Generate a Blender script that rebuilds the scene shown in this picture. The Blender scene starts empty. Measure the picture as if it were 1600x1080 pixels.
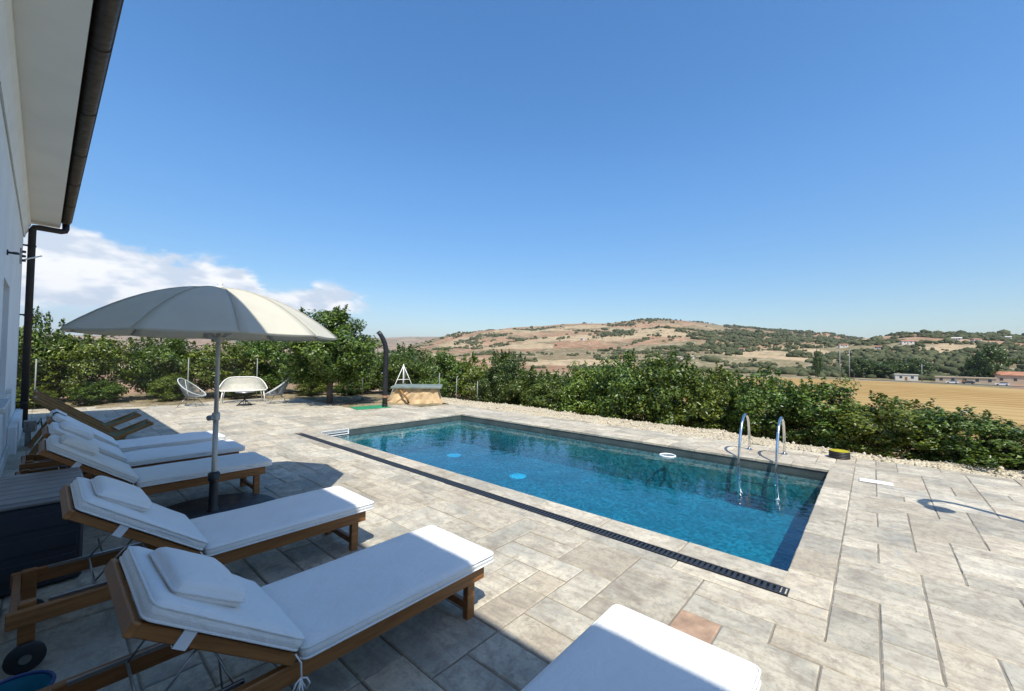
import bpy, bmesh, math, random
import numpy as np
from mathutils import Vector, Matrix
rng = np.random.default_rng(7); random.seed(7)
sc = bpy.context.scene
COL = sc.collection
R_ = math.radians
# ------------------------------------------------------------------ camera
cam_d = bpy.data.cameras.new('camera'); cam = bpy.data.objects.new('camera', cam_d); COL.objects.link(cam)
cam_d.sensor_width = 36; cam_d.lens = 14.47; cam_d.clip_start = 0.05; cam_d.clip_end = 30000
CR = Matrix(((0.658955, -0.030377, -0.751569), (-0.752040, -0.007172, -0.659078), (0.014631, 0.999513, -0.027571)))
CH = 1.6
cam.matrix_world = Matrix.Translation((0, 0, CH)) @ CR.to_4x4()
sc.camera = cam
# ------------------------------------------------------------------ light
SUN = Vector((-0.34, -0.54, 1.0)).normalized()
elev = math.asin(SUN.z); saz = math.atan2(SUN.x, SUN.y)
w = bpy.data.worlds.new('World'); sc.world = w; w.use_nodes = True
nt = w.node_tree; N = nt.nodes; L = nt.links; N.clear()
def wn(t, **k):
    n = N.new(t)
    for a, b in k.items(): setattr(n, a, b)
    return n
def wmath(op, a, b=None, c=None):
    n = wn('ShaderNodeMath', operation=op)
    for i, v in enumerate((a, b, c)):
        if v is None: continue
        if isinstance(v, (int, float)): n.inputs[i].default_value = v
        else: L.new(v, n.inputs[i])
    return n.outputs[0]
def wramp(v, a, b, c=0., d=1.):
    n = wn('ShaderNodeMapRange', interpolation_type='SMOOTHSTEP')
    L.new(v, n.inputs[0])
    for i, q in enumerate((a, b, c, d)): n.inputs[i + 1].default_value = q
    return n.outputs[0]
sky = wn('ShaderNodeTexSky', sky_type='NISHITA', sun_disc=False, sun_elevation=elev, sun_rotation=saz % (2 * math.pi),
         altitude=0, air_density=1.0, dust_density=0.6, ozone_density=1.6)
tc = wn('ShaderNodeTexCoord'); sep = wn('ShaderNodeSeparateXYZ'); L.new(tc.outputs['Generated'], sep.inputs[0])
az = wmath('ARCTAN2', sep.outputs[0], sep.outputs[1]); el = sep.outputs[2]
mp = wn('ShaderNodeMapping'); mp.inputs['Scale'].default_value = (1, 1, 2.3); mp.inputs['Location'].default_value = (.31, .12, .4); L.new(tc.outputs['Generated'], mp.inputs[0])
nz = wn('ShaderNodeTexNoise'); nz.inputs['Scale'].default_value = 6.5; nz.inputs['Detail'].default_value = 9; nz.inputs['Roughness'].default_value = .56; nz.inputs['Distortion'].default_value = .25
L.new(mp.outputs[0], nz.inputs['Vector'])
# a bank of cumulus low in the sky to the left, thinning out to the right
top = wramp(az, 0.0, 0.50, 0.205, 0.145)
up = wmath('SUBTRACT', top, el)
tmask = wramp(up, -0.03, 0.06)
bmask = wramp(el, 0.03, 0.12)
amask = wramp(az, 0.30, 0.80, 1.0, 0.0)
bias = wmath('MULTIPLY', wmath('MULTIPLY', tmask, bmask), amask)
dens = wramp(wmath('ADD', nz.outputs[0], wmath('MULTIPLY', bias, 0.42)), 0.655, 0.78)
dens = wmath('MULTIPLY', dens, wramp(bias, 0.0, 0.3))
# soft veil below the bank
veil = wmath('MULTIPLY', wmath('MULTIPLY', wramp(az, 0.2, 0.85, 1.0, 0.0), wramp(el, 0.17, 0.06)), 0.45)
cn = wn('ShaderNodeTexNoise'); cn.inputs['Scale'].default_value = 14; cn.inputs['Detail'].default_value = 6; L.new(mp.outputs[0], cn.inputs['Vector'])
ccol = wn('ShaderNodeMix', data_type='RGBA'); L.new(wramp(cn.outputs[0], .40, .60), ccol.inputs[0])
ccol.inputs[6].default_value = (3.2, 3.65, 4.3, 1); ccol.inputs[7].default_value = (5.1, 5.15, 5.25, 1)
hs = wn('ShaderNodeHueSaturation'); hs.inputs['Saturation'].default_value = 1.30; L.new(sky.outputs[0], hs.inputs['Color']); L.new(wramp(el, 0.0, 0.45, .67, 1.0), hs.inputs['Value'])
m1 = wn('ShaderNodeMix', data_type='RGBA'); L.new(veil, m1.inputs[0]); L.new(hs.outputs[0], m1.inputs[6]); m1.inputs[7].default_value = (2.7, 3.5, 4.7, 1)
m2 = wn('ShaderNodeMix', data_type='RGBA'); L.new(dens, m2.inputs[0]); L.new(m1.outputs[2], m2.inputs[6]); L.new(ccol.outputs[2], m2.inputs[7])
bg = wn('ShaderNodeBackground'); bg.inputs[1].default_value = 0.136; L.new(m2.outputs[2], bg.inputs[0])
wo = wn('ShaderNodeOutputWorld'); L.new(bg.outputs[0], wo.inputs[0])
sd = bpy.data.lights.new('sun', 'SUN'); sd.energy = 3.85; sd.angle = R_(0.53); sd.color = (1, .95, .85)
so = bpy.data.objects.new('sun', sd); COL.objects.link(so); so.location = (-6, -9, 18)
so.rotation_euler = (-SUN).to_track_quat('-Z', 'Y').to_euler()
vs = sc.view_settings; vs.view_transform = 'Standard'; vs.look = 'None'; vs.gamma = 1; vs.exposure = 0.66; vs.use_curve_mapping = False
sc.cycles.max_bounces = 8; sc.cycles.transparent_max_bounces = 16

# ------------------------------------------------------------------ materials
class G:
    """tiny node-graph helper"""
    def __init__(s, name):
        s.m = bpy.data.materials.new(name); s.m.use_nodes = True
        s.t = s.m.node_tree; s.t.nodes.clear()
        s.out = s.t.nodes.new('ShaderNodeOutputMaterial')
    def n(s, t, ins=None, **k):
        x = s.t.nodes.new(t)
        for a, b in k.items(): setattr(x, a, b)
        for a, b in (ins or {}).items(): s.set(x.inputs[a], b)
        return x
    def set(s, sock, v):
        if isinstance(v, bpy.types.NodeSocket): s.t.links.new(v, sock)
        else:
            if isinstance(v, tuple) and len(v) == 3 and sock.type == 'RGBA': v = (*v, 1)
            sock.default_value = v
    def math(s, op, a, b=0., c=0.):
        x = s.n('ShaderNodeMath', operation=op)
        for i, v in enumerate((a, b, c)): s.set(x.inputs[i], v)
        return x.outputs[0]
    def noise(s, vec, scale, detail=4, rough=.55, dist=0.):
        x = s.n('ShaderNodeTexNoise', {'Scale': scale, 'Detail': detail, 'Roughness': rough, 'Distortion': dist})
        if vec is not None: s.set(x.inputs['Vector'], vec)
        return x.outputs[0]
    def mapr(s, v, a, b, c=0., d=1.):
        x = s.n('ShaderNodeMapRange'); 
        for i, q in enumerate((v, a, b, c, d)): s.set(x.inputs[i], q)
        return x.outputs[0]
    def mix(s, f, a, b, blend='MIX'):
        x = s.n('ShaderNodeMix', data_type='RGBA', blend_type=blend)
        s.set(x.inputs[0], f); s.set(x.inputs[6], a); s.set(x.inputs[7], b); return x.outputs[2]
    def mapping(s, vec, scale=(1, 1, 1), loc=None, rot=None):
        x = s.n('ShaderNodeMapping'); s.set(x.inputs[0], vec); x.inputs['Scale'].default_value = scale
        if loc is not None: s.set(x.inputs['Location'], loc)
        if rot is not None: x.inputs['Rotation'].default_value = rot
        return x.outputs[0]
    def pos(s): return s.n('ShaderNodeNewGeometry').outputs['Position']
    def obj(s): return s.n('ShaderNodeTexCoord').outputs['Object']
    def bump(s, h, strength=.3, dist=.01):
        return s.n('ShaderNodeBump', {'Strength': strength, 'Distance': dist, 'Height': h}).outputs[0]
    def bsdf(s, col, rough=.6, metal=0., normal=None, spec=.5, **k):
        x = s.n('ShaderNodeBsdfPrincipled', {'Base Color': col, 'Roughness': rough, 'Metallic': metal, 'Specular IOR Level': spec})
        if normal is not None: s.set(x.inputs['Normal'], normal)
        for a, b in k.items(): s.set(x.inputs[a], b)
        return x.outputs[0]
    def done(s, sh, vol=None):
        s.t.links.new(sh, s.out.inputs[0])
        if vol is not None: s.t.links.new(vol, s.out.inputs[1])
        return s.m
MATS = {}
def simple(name, col, rough=.6, metal=0., var=.18, scale=8., bump=.15, bscale=60., spec=.5, coat=0.):
    g = G(name); p = g.obj()
    n1 = g.noise(p, scale, 5)
    c = g.mix(g.mapr(n1, .3, .7), tuple(x * (1 - var) for x in col), tuple(min(1, x * (1 + var)) for x in col))
    r = g.mapr(g.noise(p, scale * 2.3, 3), .3, .7, max(.02, rough - .1), min(1, rough + .1))
    nb = g.bump(g.noise(p, bscale, 4), bump, .004)
    m = g.done(g.bsdf(c, r, metal, nb, spec)); MATS[name] = m; return m
simple('white_plaster', (.78, .78, .75), .85, var=.05, scale=1.5, bump=.25, bscale=90)
simple('soffit_paint', (.74, .73, .69), .8, var=.05, scale=1.2, bump=.12)
simple('window_stone', (.62, .59, .53), .7, var=.1)
simple('brown_metal', (.016, .010, .007), .55, .0, var=.2)
simple('black_plastic', (.014, .014, .016), .42, var=.2)
simple('dark_grey_plastic', (.022, .027, .036), .5, var=.15, scale=3)
simple('grey_lid_plastic', (.20, .195, .19), .55, var=.1, scale=3)
simple('white_plastic', (.75, .76, .76), .4, var=.05)
simple('steel', (.72, .72, .70), .16, 1., var=.06, bump=.03)
simple('grey_steel', (.32, .32, .32), .35, 1., var=.1)
simple('pole_paint', (.47, .46, .42), .42, .25, var=.06)
simple('white_metal', (.72, .71, .66), .45, var=.06)
simple('grey_string', (.16, .175, .19), .6, var=.12)
simple('pale_rim', (.52, .55, .53), .5, var=.1)
simple('white_string', (.68, .66, .58), .6, var=.08)
simple('galvanised', (.22, .24, .22), .6, .2, var=.15)
simple('green_plastic', (.03, .27, .12), .5, var=.15)
simple('lid_slab', (.16, .20, .18), .75, var=.25, scale=4)
simple('tan_render', (.50, .36, .20), .9, var=.3, scale=3, bump=.6, bscale=20)
simple('teal_plastic', (.03, .22, .30), .35, var=.15)
simple('navy_plastic', (.015, .045, .16), .35, var=.15)
simple('yellow_plastic', (.42, .36, .02), .5, var=.15)
simple('olive_canvas', (.13, .11, .035), .85, var=.25, scale=6)
simple('old_wood', (.24, .125, .035), .6, var=.3, scale=5)
simple('wire', (.02, .022, .02), .8, 0., var=.1)
simple('strap_webbing', (.68, .70, .72), .8, var=.06)
simple('hose_black', (.02, .02, .02), .5)
simple('terracotta', (.36, .17, .10), .8, var=.25, scale=.4)
simple('far_wall_white', (.56, .53, .47), .8, var=.06, scale=.3, bump=0)
simple('far_wall_tan', (.48, .38, .27), .8, var=.1, scale=.3, bump=0)
simple('far_glass', (.05, .06, .07), .2, bump=0)
simple('asphalt', (.11, .105, .10), .85, var=.15, scale=.1, bump=0)
simple('rust_stone', (.36, .24, .16), .85, var=.35, scale=9, bump=.5)
simple('car_white', (.75, .75, .75), .3, var=.03)
simple('car_dark', (.04, .04, .05), .3, var=.03)
simple('bark', (.11, .082, .055), .9, var=.35, scale=9, bump=.8, bscale=30)
simple('pool_drain_white', (.88, .9, .9), .5, var=.03)

def wood():
    g = G('teak'); p = g.obj()
    q = g.mapping(p, (1.3, 16, 16))
    n1 = g.noise(q, 3.2, 6, .6, .6); n2 = g.noise(p, 2.2, 3)
    c = g.mix(g.mapr(n1, .28, .72), (.13, .048, .011), (.36, .155, .042))
    c = g.mix(g.mapr(n2, .35, .7, 0, .5), c, (.25, .095, .022))
    nb = g.bump(n1, .25, .003)
    return g.done(g.bsdf(c, g.mapr(n1, .3, .7, .38, .58), 0, nb))
MATS['teak'] = wood()
def fabric():
    g = G('offwhite_canvas'); p = g.obj()
    wv = g.n('ShaderNodeTexWave', {'Scale': 190., 'Distortion': .4}, wave_type='BANDS', bands_direction='X'); g.set(wv.inputs['Vector'], p)
    wv2 = g.n('ShaderNodeTexWave', {'Scale': 190., 'Distortion': .4}, wave_type='BANDS', bands_direction='Y'); g.set(wv2.inputs['Vector'], p)
    weave = g.math('ADD', wv.outputs[0], wv2.outputs[0])
    crease = g.noise(g.mapping(p, (3, 5, 3)), 2.4, 6, .6, 1.2)
    c = g.mix(g.mapr(g.noise(p, 4, 4), .3, .7), (.79, .785, .755), (.83, .83, .805))
    h = g.math('ADD', g.math('MULTIPLY', weave, .02), crease)
    nb = g.bump(h, .55, .03)
    x = g.bsdf(c, .9, 0, nb, .25, **{'Sheen Weight': .15})
    return g.done(x)
MATS['canvas'] = fabric()
def parasol_fabric():
    g = G('parasol_cloth'); p = g.obj()
    c = g.mix(g.mapr(g.noise(p, 3, 4), .3, .7), (.60, .575, .475), (.67, .64, .53))
    nb = g.bump(g.noise(p, 5, 4), .15, .01)
    a = g.bsdf(c, .9, 0, nb, .2)
    b = g.n('ShaderNodeBsdfTranslucent', {'Color': (.55, .53, .46)}).outputs[0]
    mx = g.n('ShaderNodeMixShader', {0: .22, 1: a, 2: b})
    return g.done(mx.outputs[0])
MATS['parasol'] = parasol_fabric()
def slab_mat(name, tint=1.0):
    g = G(name)
    ge = g.n('ShaderNodeNewGeometry'); oi = g.n('ShaderNodeObjectInfo')
    rnd = g.math('FRACT', g.math('ADD', g.math('MULTIPLY', oi.outputs['Random'], 7.13), g.math('MULTIPLY', ge.outputs['Random Per Island'], 3.7)))
    off = g.n('ShaderNodeCombineXYZ', {0: g.math('MULTIPLY', rnd, 37.), 1: g.math('MULTIPLY', rnd, 91.), 2: g.math('MULTIPLY', rnd, 13.)}).outputs[0]
    v = g.n('ShaderNodeVectorMath', {0: ge.outputs['Position'], 1: off}, operation='ADD').outputs[0]
    big = g.noise(v, 2.1, 6, .6, .5)
    streak = g.noise(g.mapping(v, (2.6, .9, 1)), 2.6, 8, .7, 1.6)
    fine = g.noise(v, 46, 4, .7)
    mid = g.noise(v, 11, 5, .65, .4)
    warm = (.49 * tint, .43 * tint, .335 * tint); cool = (.39 * tint, .38 * tint, .33 * tint); pale = (.58 * tint, .54 * tint, .445 * tint); dark = (.24 * tint, .21 * tint, .175 * tint)
    c = g.mix(g.mapr(rnd, .15, .85), warm, cool)
    c = g.mix(g.mapr(big, .42, .60, 0, .9), c, pale)
    c = g.mix(g.mapr(streak, .47, .66, 0, .62), c, dark)
    c = g.mix(g.mapr(mid, .50, .68, 0, .75), c, (.29 * tint, .245 * tint, .20 * tint))
    c = g.mix(g.mapr(fine, .5, .72, 0, .45), c, (.24, .21, .18))
    c = g.mix(g.mapr(g.noise(v, 24, 6, .75, .6), .52, .68, 0, .6), c, (.23 * tint, .205 * tint, .17 * tint))
    c = g.mix(g.mapr(g.noise(v, 5, 6, .7, .8), .56, .72, 0, .7), c, (.30 * tint, .305 * tint, .30 * tint))
    rv = g.math('FRACT', g.math('MULTIPLY', rnd, 17.3))
    sc_ = g.mapr(rv, 0, 1, .82, 1.12)
    hsv = g.n('ShaderNodeHueSaturation', {'Value': sc_, 'Color': g.mix(1., c, (1.02, 1.0, .945), 'MULTIPLY')}).outputs[0]
    h = g.math('ADD', g.math('MULTIPLY', mid, .6), g.math('ADD', g.math('MULTIPLY', fine, .25), streak))
    nb = g.bump(h, .6, .008)
    return g.done(g.bsdf(hsv, g.mapr(big, .3, .7, .62, .82), 0, nb, .4))
MATS['slab'] = slab_mat('stone_slab', .97)
MATS['grout'] = simple('grout', (.22, .195, .155), .95, var=.25, scale=3, bump=.5)
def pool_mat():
    g = G('pool_plaster_caustic_tint'); p = g.pos()
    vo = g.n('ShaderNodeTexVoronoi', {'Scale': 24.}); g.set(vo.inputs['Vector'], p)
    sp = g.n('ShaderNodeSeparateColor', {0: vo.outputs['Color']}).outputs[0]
    c = g.mix(sp, (.14, .19, .19), (.42, .48, .47))  # cell mottling paints caustic light ripples into the floor and wall colour
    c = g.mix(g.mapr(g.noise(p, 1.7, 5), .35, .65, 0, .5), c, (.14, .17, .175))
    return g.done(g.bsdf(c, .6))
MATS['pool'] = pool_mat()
def pool_wall():
    g = G('pool_liner'); p = g.pos()
    c = g.mix(g.mapr(g.noise(p, 3, 5), .35, .65), (.045, .062, .060), (.07, .09, .086))
    return g.done(g.bsdf(c, .5))
MATS['pool_wall'] = pool_wall()
def water():
    g = G('pool_water'); ge = g.n('ShaderNodeNewGeometry'); p = ge.outputs['Position']
    h = g.math('ADD', g.noise(g.mapping(p, (1, 1, 1)), 2.6, 2, .5, .6), g.math('MULTIPLY', g.noise(p, 9, 2, .5, .4), .28))
    nb = g.bump(h, .15, .05)
    fr = g.n('ShaderNodeFresnel', {'IOR': 1.33, 'Normal': nb}).outputs[0]
    z = g.n('ShaderNodeSeparateXYZ', {0: p}).outputs[2]
    topm = g.math('GREATER_THAN', z, -.35)
    front = g.math('SUBTRACT', 1., ge.outputs['Backfacing'])
    fac = g.math('MULTIPLY', g.math('MULTIPLY', fr, topm), front)
    tr = g.n('ShaderNodeBsdfTransparent').outputs[0]
    gl = g.n('ShaderNodeBsdfGlossy', {'Roughness': .03, 'Color': (1., 1., 1.), 'Normal': nb}).outputs[0]
    mx = g.n('ShaderNodeMixShader', {0: fac, 1: tr, 2: gl}).outputs[0]
    vol = g.n('ShaderNodeVolumeAbsorption', {'Color': (.0, .80, .885), 'Density': 1.95}).outputs[0]
    return g.done(mx, vol)
MATS['water'] = water()
def leaf_mat(name, dark, light, gloss=.35, yel=(.20, .22, .03)):
    g = G(name); ge = g.n('ShaderNodeNewGeometry'); r = ge.outputs['Random Per Island']
    oi = g.n('ShaderNodeObjectInfo').outputs['Random']
    c = g.mix(r, dark, light)
    c = g.mix(g.mapr(g.math('FRACT', g.math('MULTIPLY', r, 13.7)), .86, 1., 0, .7), c, yel)
    c = g.n('ShaderNodeHueSaturation', {'Hue': g.mapr(oi, 0, 1, .485, .512), 'Value': g.mapr(oi, 0, 1, .85, 1.18), 'Color': c}).outputs[0]
    a = g.bsdf(c, gloss, 0, None, .45)
    b = g.n('ShaderNodeBsdfTranslucent', {'Color': g.mix(.5, c, (.16, .22, .015))}).outputs[0]
    return g.done(g.n('ShaderNodeMixShader', {0: .20, 1: a, 2: b}).outputs[0])
MATS['leaf'] = leaf_mat('citrus_leaf', (.020, .048, .010), (.135, .20, .028))
MATS['leaf_dark'] = leaf_mat('evergreen_leaf', (.018, .044, .010), (.075, .125, .022))
MATS['leaf_yellow'] = leaf_mat('lime_leaf', (.034, .07, .010), (.185, .24, .028))
def scrub_mat():
    g = G('scrub'); ge = g.n('ShaderNodeNewGeometry'); r = ge.outputs['Random Per Island']
    c = g.mix(r, (.045, .055, .026), (.115, .12, .06))
    c = g.mix(g.mapr(g.noise(ge.outputs['Position'], .5, 4), .4, .7, 0, .5), c, (.03, .04, .015))
    return g.done(g.bsdf(c, .9, 0, None, .1))
MATS['scrub'] = scrub_mat()
def gravel_mat():
    g = G('limestone_gravel'); p = g.pos()
    vo = g.n('ShaderNodeTexVoronoi', {'Scale': 26.}); g.set(vo.inputs['Vector'], p)
    s = g.n('ShaderNodeSeparateColor', {0: vo.outputs['Color']}).outputs[0]
    c = g.mix(s, (.38, .33, .23), (.60, .53, .40))
    c = g.mix(g.mapr(g.noise(p, 1.5, 5), .45, .65, 0, .6), c, (.50, .42, .28))
    h = g.math('ADD', g.math('MULTIPLY', vo.outputs['Distance'], -1.), g.noise(p, 9, 5))
    return g.done(g.bsdf(c, .95, 0, g.bump(h, .9, .03), .1))
MATS['gravel'] = gravel_mat()
def stone_mat():
    g = G('limestone_chip'); r = g.n('ShaderNodeNewGeometry').outputs['Random Per Island']
    return g.done(g.bsdf(g.mix(r, (.36, .31, .22), (.57, .51, .40)), .95, 0, None, .1))
MATS['chip'] = stone_mat()
def soil_mat():
    g = G('soil'); p = g.pos()
    c = g.mix(g.mapr(g.noise(p, .9, 6), .35, .65), (.27, .22, .14), (.15, .125, .07))
    c = g.mix(g.mapr(g.noise(p, 6, 5), .5, .7, 0, .7), c, (.44, .37, .25))
    return g.done(g.bsdf(c, .95, 0, g.bump(g.noise(p, 14, 6, .7), .8, .04), .1))
MATS['soil'] = soil_mat()
def field_mat():
    g = G('stubble'); p = g.pos()
    q = g.mapping(p, (.028, .006, .02), rot=(0, 0, .16))
    n1 = g.noise(q, 9., 5, .6, 1.4)
    wv = g.n('ShaderNodeTexWave', {'Scale': .036, 'Distortion': 5., 'Detail': 3., 'Detail Scale': .25}, wave_type='BANDS', bands_direction='X'); g.set(wv.inputs['Vector'], p)
    c = g.mix(g.mapr(n1, .36, .64), (.30, .19, .068), (.40, .275, .115))
    c = g.mix(g.mapr(wv.outputs[0], .55, .95, 0, .8), c, (.235, .135, .04))
    c = g.mix(g.mapr(g.noise(p, .012, 3), .5, .7, 0, .4), c, (.47, .34, .16))
    return g.done(g.bsdf(c, .95, 0, g.bump(g.noise(p, 2., 4), .6, .2), .1))
MATS['field'] = field_mat()
def terrain_mat():
    g = G('hillside'); p = g.pos()
    warp = g.n('ShaderNodeVectorMath', {0: p, 1: g.n('ShaderNodeVectorMath', {0: g.n('ShaderNodeTexNoise', {'Vector': p, 'Scale': .006, 'Detail': 4.}).outputs['Color'], 1: (110., 110., 0.)}, operation='MULTIPLY').outputs[0]}, operation='ADD').outputs[0]
    vo = g.n('ShaderNodeTexVoronoi', {'Scale': .0085}); g.set(vo.inputs['Vector'], g.mapping(warp, (1, 1, 0)))
    s = g.n('ShaderNodeSeparateColor', {0: vo.outputs['Color']})
    a, b = s.outputs[0], s.outputs[1]
    base = g.mix(g.mapr(g.noise(p, .0035, 6, .6), .36, .64), (.37, .23, .14), (.26, .145, .088))
    base = g.mix(g.mapr(a, .58, .72, 0, .8), base, (.43, .335, .205))
    base = g.mix(g.mapr(b, .70, .78, 0, .7), base, (.16, .145, .08))
    base = g.mix(g.mapr(g.noise(warp, .012, 6, .65), .52, .66, 0, .8), base, (.145, .13, .075))
    base = g.mix(g.mapr(g.noise(g.mapping(warp, (1, 1, 7)), .05, 5, .65), .56, .72, 0, .75), base, (.47, .40, .29))
    base = g.mix(g.mapr(g.noise(p, .045, 6, .75), .50, .66, 0, .75), base, (.12, .115, .065))
    base = g.mix(g.mapr(g.noise(g.mapping(p, (1, 1, 3)), .075, 6, .75), .56, .68, 0, .8), base, (.50, .44, .33))
    base = g.mix(g.mapr(g.noise(p, .13, 5, .7), .54, .70, 0, .75), base, (.075, .078, .042))
    return g.done(g.bsdf(base, .95, 0, g.bump(g.noise(p, .05, 6, .7), .7, 3.), .05))
MATS['terrain'] = terrain_mat()

# ------------------------------------------------------------------ mesh helpers
class MB:
    def __init__(s): s.v = []; s.f = []
    def add(s, vs, fs, mat=None):
        o = len(s.v)
        for p in vs:
            p = Vector(p); s.v.append(mat @ p if mat is not None else p)
        s.f += [tuple(o + i for i in q) for q in fs]; return s
    def box(s, lo, hi, ch=0., mat=None):
        lo = Vector(lo); hi = Vector(hi)
        if ch <= 0:
            vs = [(x, y, z) for x in (lo.x, hi.x) for y in (lo.y, hi.y) for z in (lo.z, hi.z)]
            return s.add(vs, [(0, 1, 3, 2), (4, 6, 7, 5), (0, 4, 5, 1), (2, 3, 7, 6), (0, 2, 6, 4), (1, 5, 7, 3)], mat)
        vs = []; idx = {}
        for ix in (0, 1):
            for iy in (0, 1):
                for iz in (0, 1):
                    c = Vector((hi.x if ix else lo.x, hi.y if iy else lo.y, hi.z if iz else lo.z))
                    sg = (-1 if ix else 1, -1 if iy else 1, -1 if iz else 1)
                    for ax in range(3):
                        p = c.copy()
                        for k in range(3):
                            if k != ax: p[k] += sg[k] * ch
                        idx[ix, iy, iz, ax] = len(vs); vs.append(p)
        fs = []
        for ax in range(3):
            o = [k for k in range(3) if k != ax]
            for sd_ in (0, 1):
                q = []
                for a, b in ((0, 0), (1, 0), (1, 1), (0, 1)):
                    k = [0, 0, 0]; k[ax] = sd_; k[o[0]] = a; k[o[1]] = b; q.append(idx[k[0], k[1], k[2], ax])
                flip = (sd_ == 0) ^ (ax == 1)
                fs.append(tuple(q[::-1]) if flip else tuple(q))
            for a in (0, 1):
                for b in (0, 1):
                    k0 = [0, 0, 0]; k0[o[0]] = a; k0[o[1]] = b; k1 = list(k0); k1[ax] = 1
                    fs.append((idx[(*k0, o[0])], idx[(*k1, o[0])], idx[(*k1, o[1])], idx[(*k0, o[1])]))
        for ix in (0, 1):
            for iy in (0, 1):
                for iz in (0, 1): fs.append(tuple(idx[ix, iy, iz, a] for a in range(3)))
        return s.add(vs, fs, mat)
    def bar(s, a, b, w, h, ch=0.004, up=(0, 0, 1)):
        a = Vector(a); b = Vector(b); d = b - a; l = d.length; x = d / l; u = Vector(up)
        if abs(x.dot(u)) > .98: u = Vector((0, 1, 0))
        y = u.cross(x).normalized(); z = x.cross(y)
        m = Matrix((x, y, z)).transposed().to_4x4(); m.translation = a
        return s.box((0, -w / 2, -h / 2), (l, w / 2, h / 2), ch, m)
    def tube(s, pts, r, n=8, closed=False, caps=True):
        pts = [Vector(p) for p in pts]; m = len(pts); rs = r if hasattr(r, '__len__') else [r] * m
        o = len(s.v); prev = None
        for i, p in enumerate(pts):
            if closed: t = pts[(i + 1) % m] - pts[i - 1]
            else: t = pts[min(i + 1, m - 1)] - pts[max(i - 1, 0)]
            t = t.normalized() if t.length > 1e-9 else Vector((0, 0, 1))
            if prev is None:
                u = Vector((0, 0, 1)) if abs(t.z) < .9 else Vector((1, 0, 0))
                prev = (u - t * u.dot(t)).normalized()
            prev = (prev - t * prev.dot(t)).normalized(); b = t.cross(prev)
            for k in range(n):
                a = 2 * math.pi * k / n; s.v.append(p + (prev * math.cos(a) + b * math.sin(a)) * rs[i])
        for i in range(m if closed else m - 1):
            j = (i + 1) % m
            for k in range(n):
                k2 = (k + 1) % n; s.f.append((o + i * n + k, o + i * n + k2, o + j * n + k2, o + j * n + k))
        if caps and not closed:
            s.f.append(tuple(o + k for k in range(n))[::-1]); s.f.append(tuple(o + (m - 1) * n + k for k in range(n)))
        return s
    def lathe(s, prof, n=24, c=(0, 0, 0)):
        o = len(s.v); c = Vector(c)
        for r, z in prof:
            for k in range(n):
                a = 2 * math.pi * k / n; s.v.append(c + Vector((r * math.cos(a), r * math.sin(a), z)))
        for i in range(len(prof) - 1):
            for k in range(n):
                k2 = (k + 1) % n; s.f.append((o + i * n + k, o + i * n + k2, o + (i + 1) * n + k2, o + (i + 1) * n + k))
        if prof[0][0] > 1e-4: s.f.append(tuple(o + k for k in range(n))[::-1])
        if prof[-1][0] > 1e-4: s.f.append(tuple(o + (len(prof) - 1) * n + k for k in range(n)))
        return s
    def prism(s, poly, z0, z1):
        n = len(poly)
        vs = [(x, y, z0) for x, y in poly] + [(x, y, z1) for x, y in poly]
        fs = [tuple(range(n))[::-1], tuple(range(n, 2 * n))] + [(i, (i + 1) % n, n + (i + 1) % n, n + i) for i in range(n)]
        return s.add(vs, fs)
    def mesh(s, name, smooth=False):
        me = bpy.data.meshes.new(name); me.from_pydata([tuple(p) for p in s.v], [], s.f); me.update()
        if smooth: smooth_mesh(me, smooth)
        return me
    def build(s, name, mat, parent=None, smooth=False, loc=None):
        me = s.mesh(name, smooth); return link(name, me, mat, parent, loc)
def smooth_mesh(me, ang=True):
    me.polygons.foreach_set('use_smooth', [True] * len(me.polygons))
    if ang is not True:
        bm = bmesh.new(); bm.from_mesh(me)
        for e in bm.edges:
            e.smooth = not (len(e.link_faces) == 2 and e.calc_face_angle(0) > R_(ang))
        bm.to_mesh(me); bm.free()
def link(name, me, mat, parent=None, loc=None):
    o = bpy.data.objects.new(name, me); COL.objects.link(o)
    if mat is not None and not me.materials: me.materials.append(MATS[mat] if isinstance(mat, str) else mat)
    if parent is not None: o.parent = parent
    if loc is not None: o.location = loc
    return o
def empty(name, loc=(0, 0, 0), rz=0.):
    o = bpy.data.objects.new(name, None); COL.objects.link(o); o.location = loc; o.rotation_euler = (0, 0, rz); o.empty_display_size = .2; return o
def tag(o, label=None, cat=None, group=None, kind=None):
    if label: o['label'] = label
    if cat: o['category'] = cat
    if group: o['group'] = group
    if kind: o['kind'] = kind
    return o
def np_mesh(name, v, f, smooth=False):
    me = bpy.data.meshes.new(name); v = np.asarray(v, dtype=np.float32); f = np.asarray(f, dtype=np.int32); k = f.shape[1]
    me.vertices.add(len(v)); me.vertices.foreach_set('co', v.ravel())
    me.loops.add(f.size); me.loops.foreach_set('vertex_index', f.ravel())
    me.polygons.add(len(f)); me.polygons.foreach_set('loop_start', np.arange(0, f.size, k, dtype=np.int32))
    if smooth: me.polygons.foreach_set('use_smooth', np.ones(len(f), dtype=bool))
    me.update(calc_edges=True); return me
def _hash(ix, iy, seed):
    h = (ix.astype(np.int64) * 374761393 + iy.astype(np.int64) * 668265263 + seed * 144269) & 0x7fffffff
    h = ((h ^ (h >> 13)) * 1274126177) & 0x7fffffff
    return ((h ^ (h >> 16)) & 0xffff) / 65535.
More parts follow.
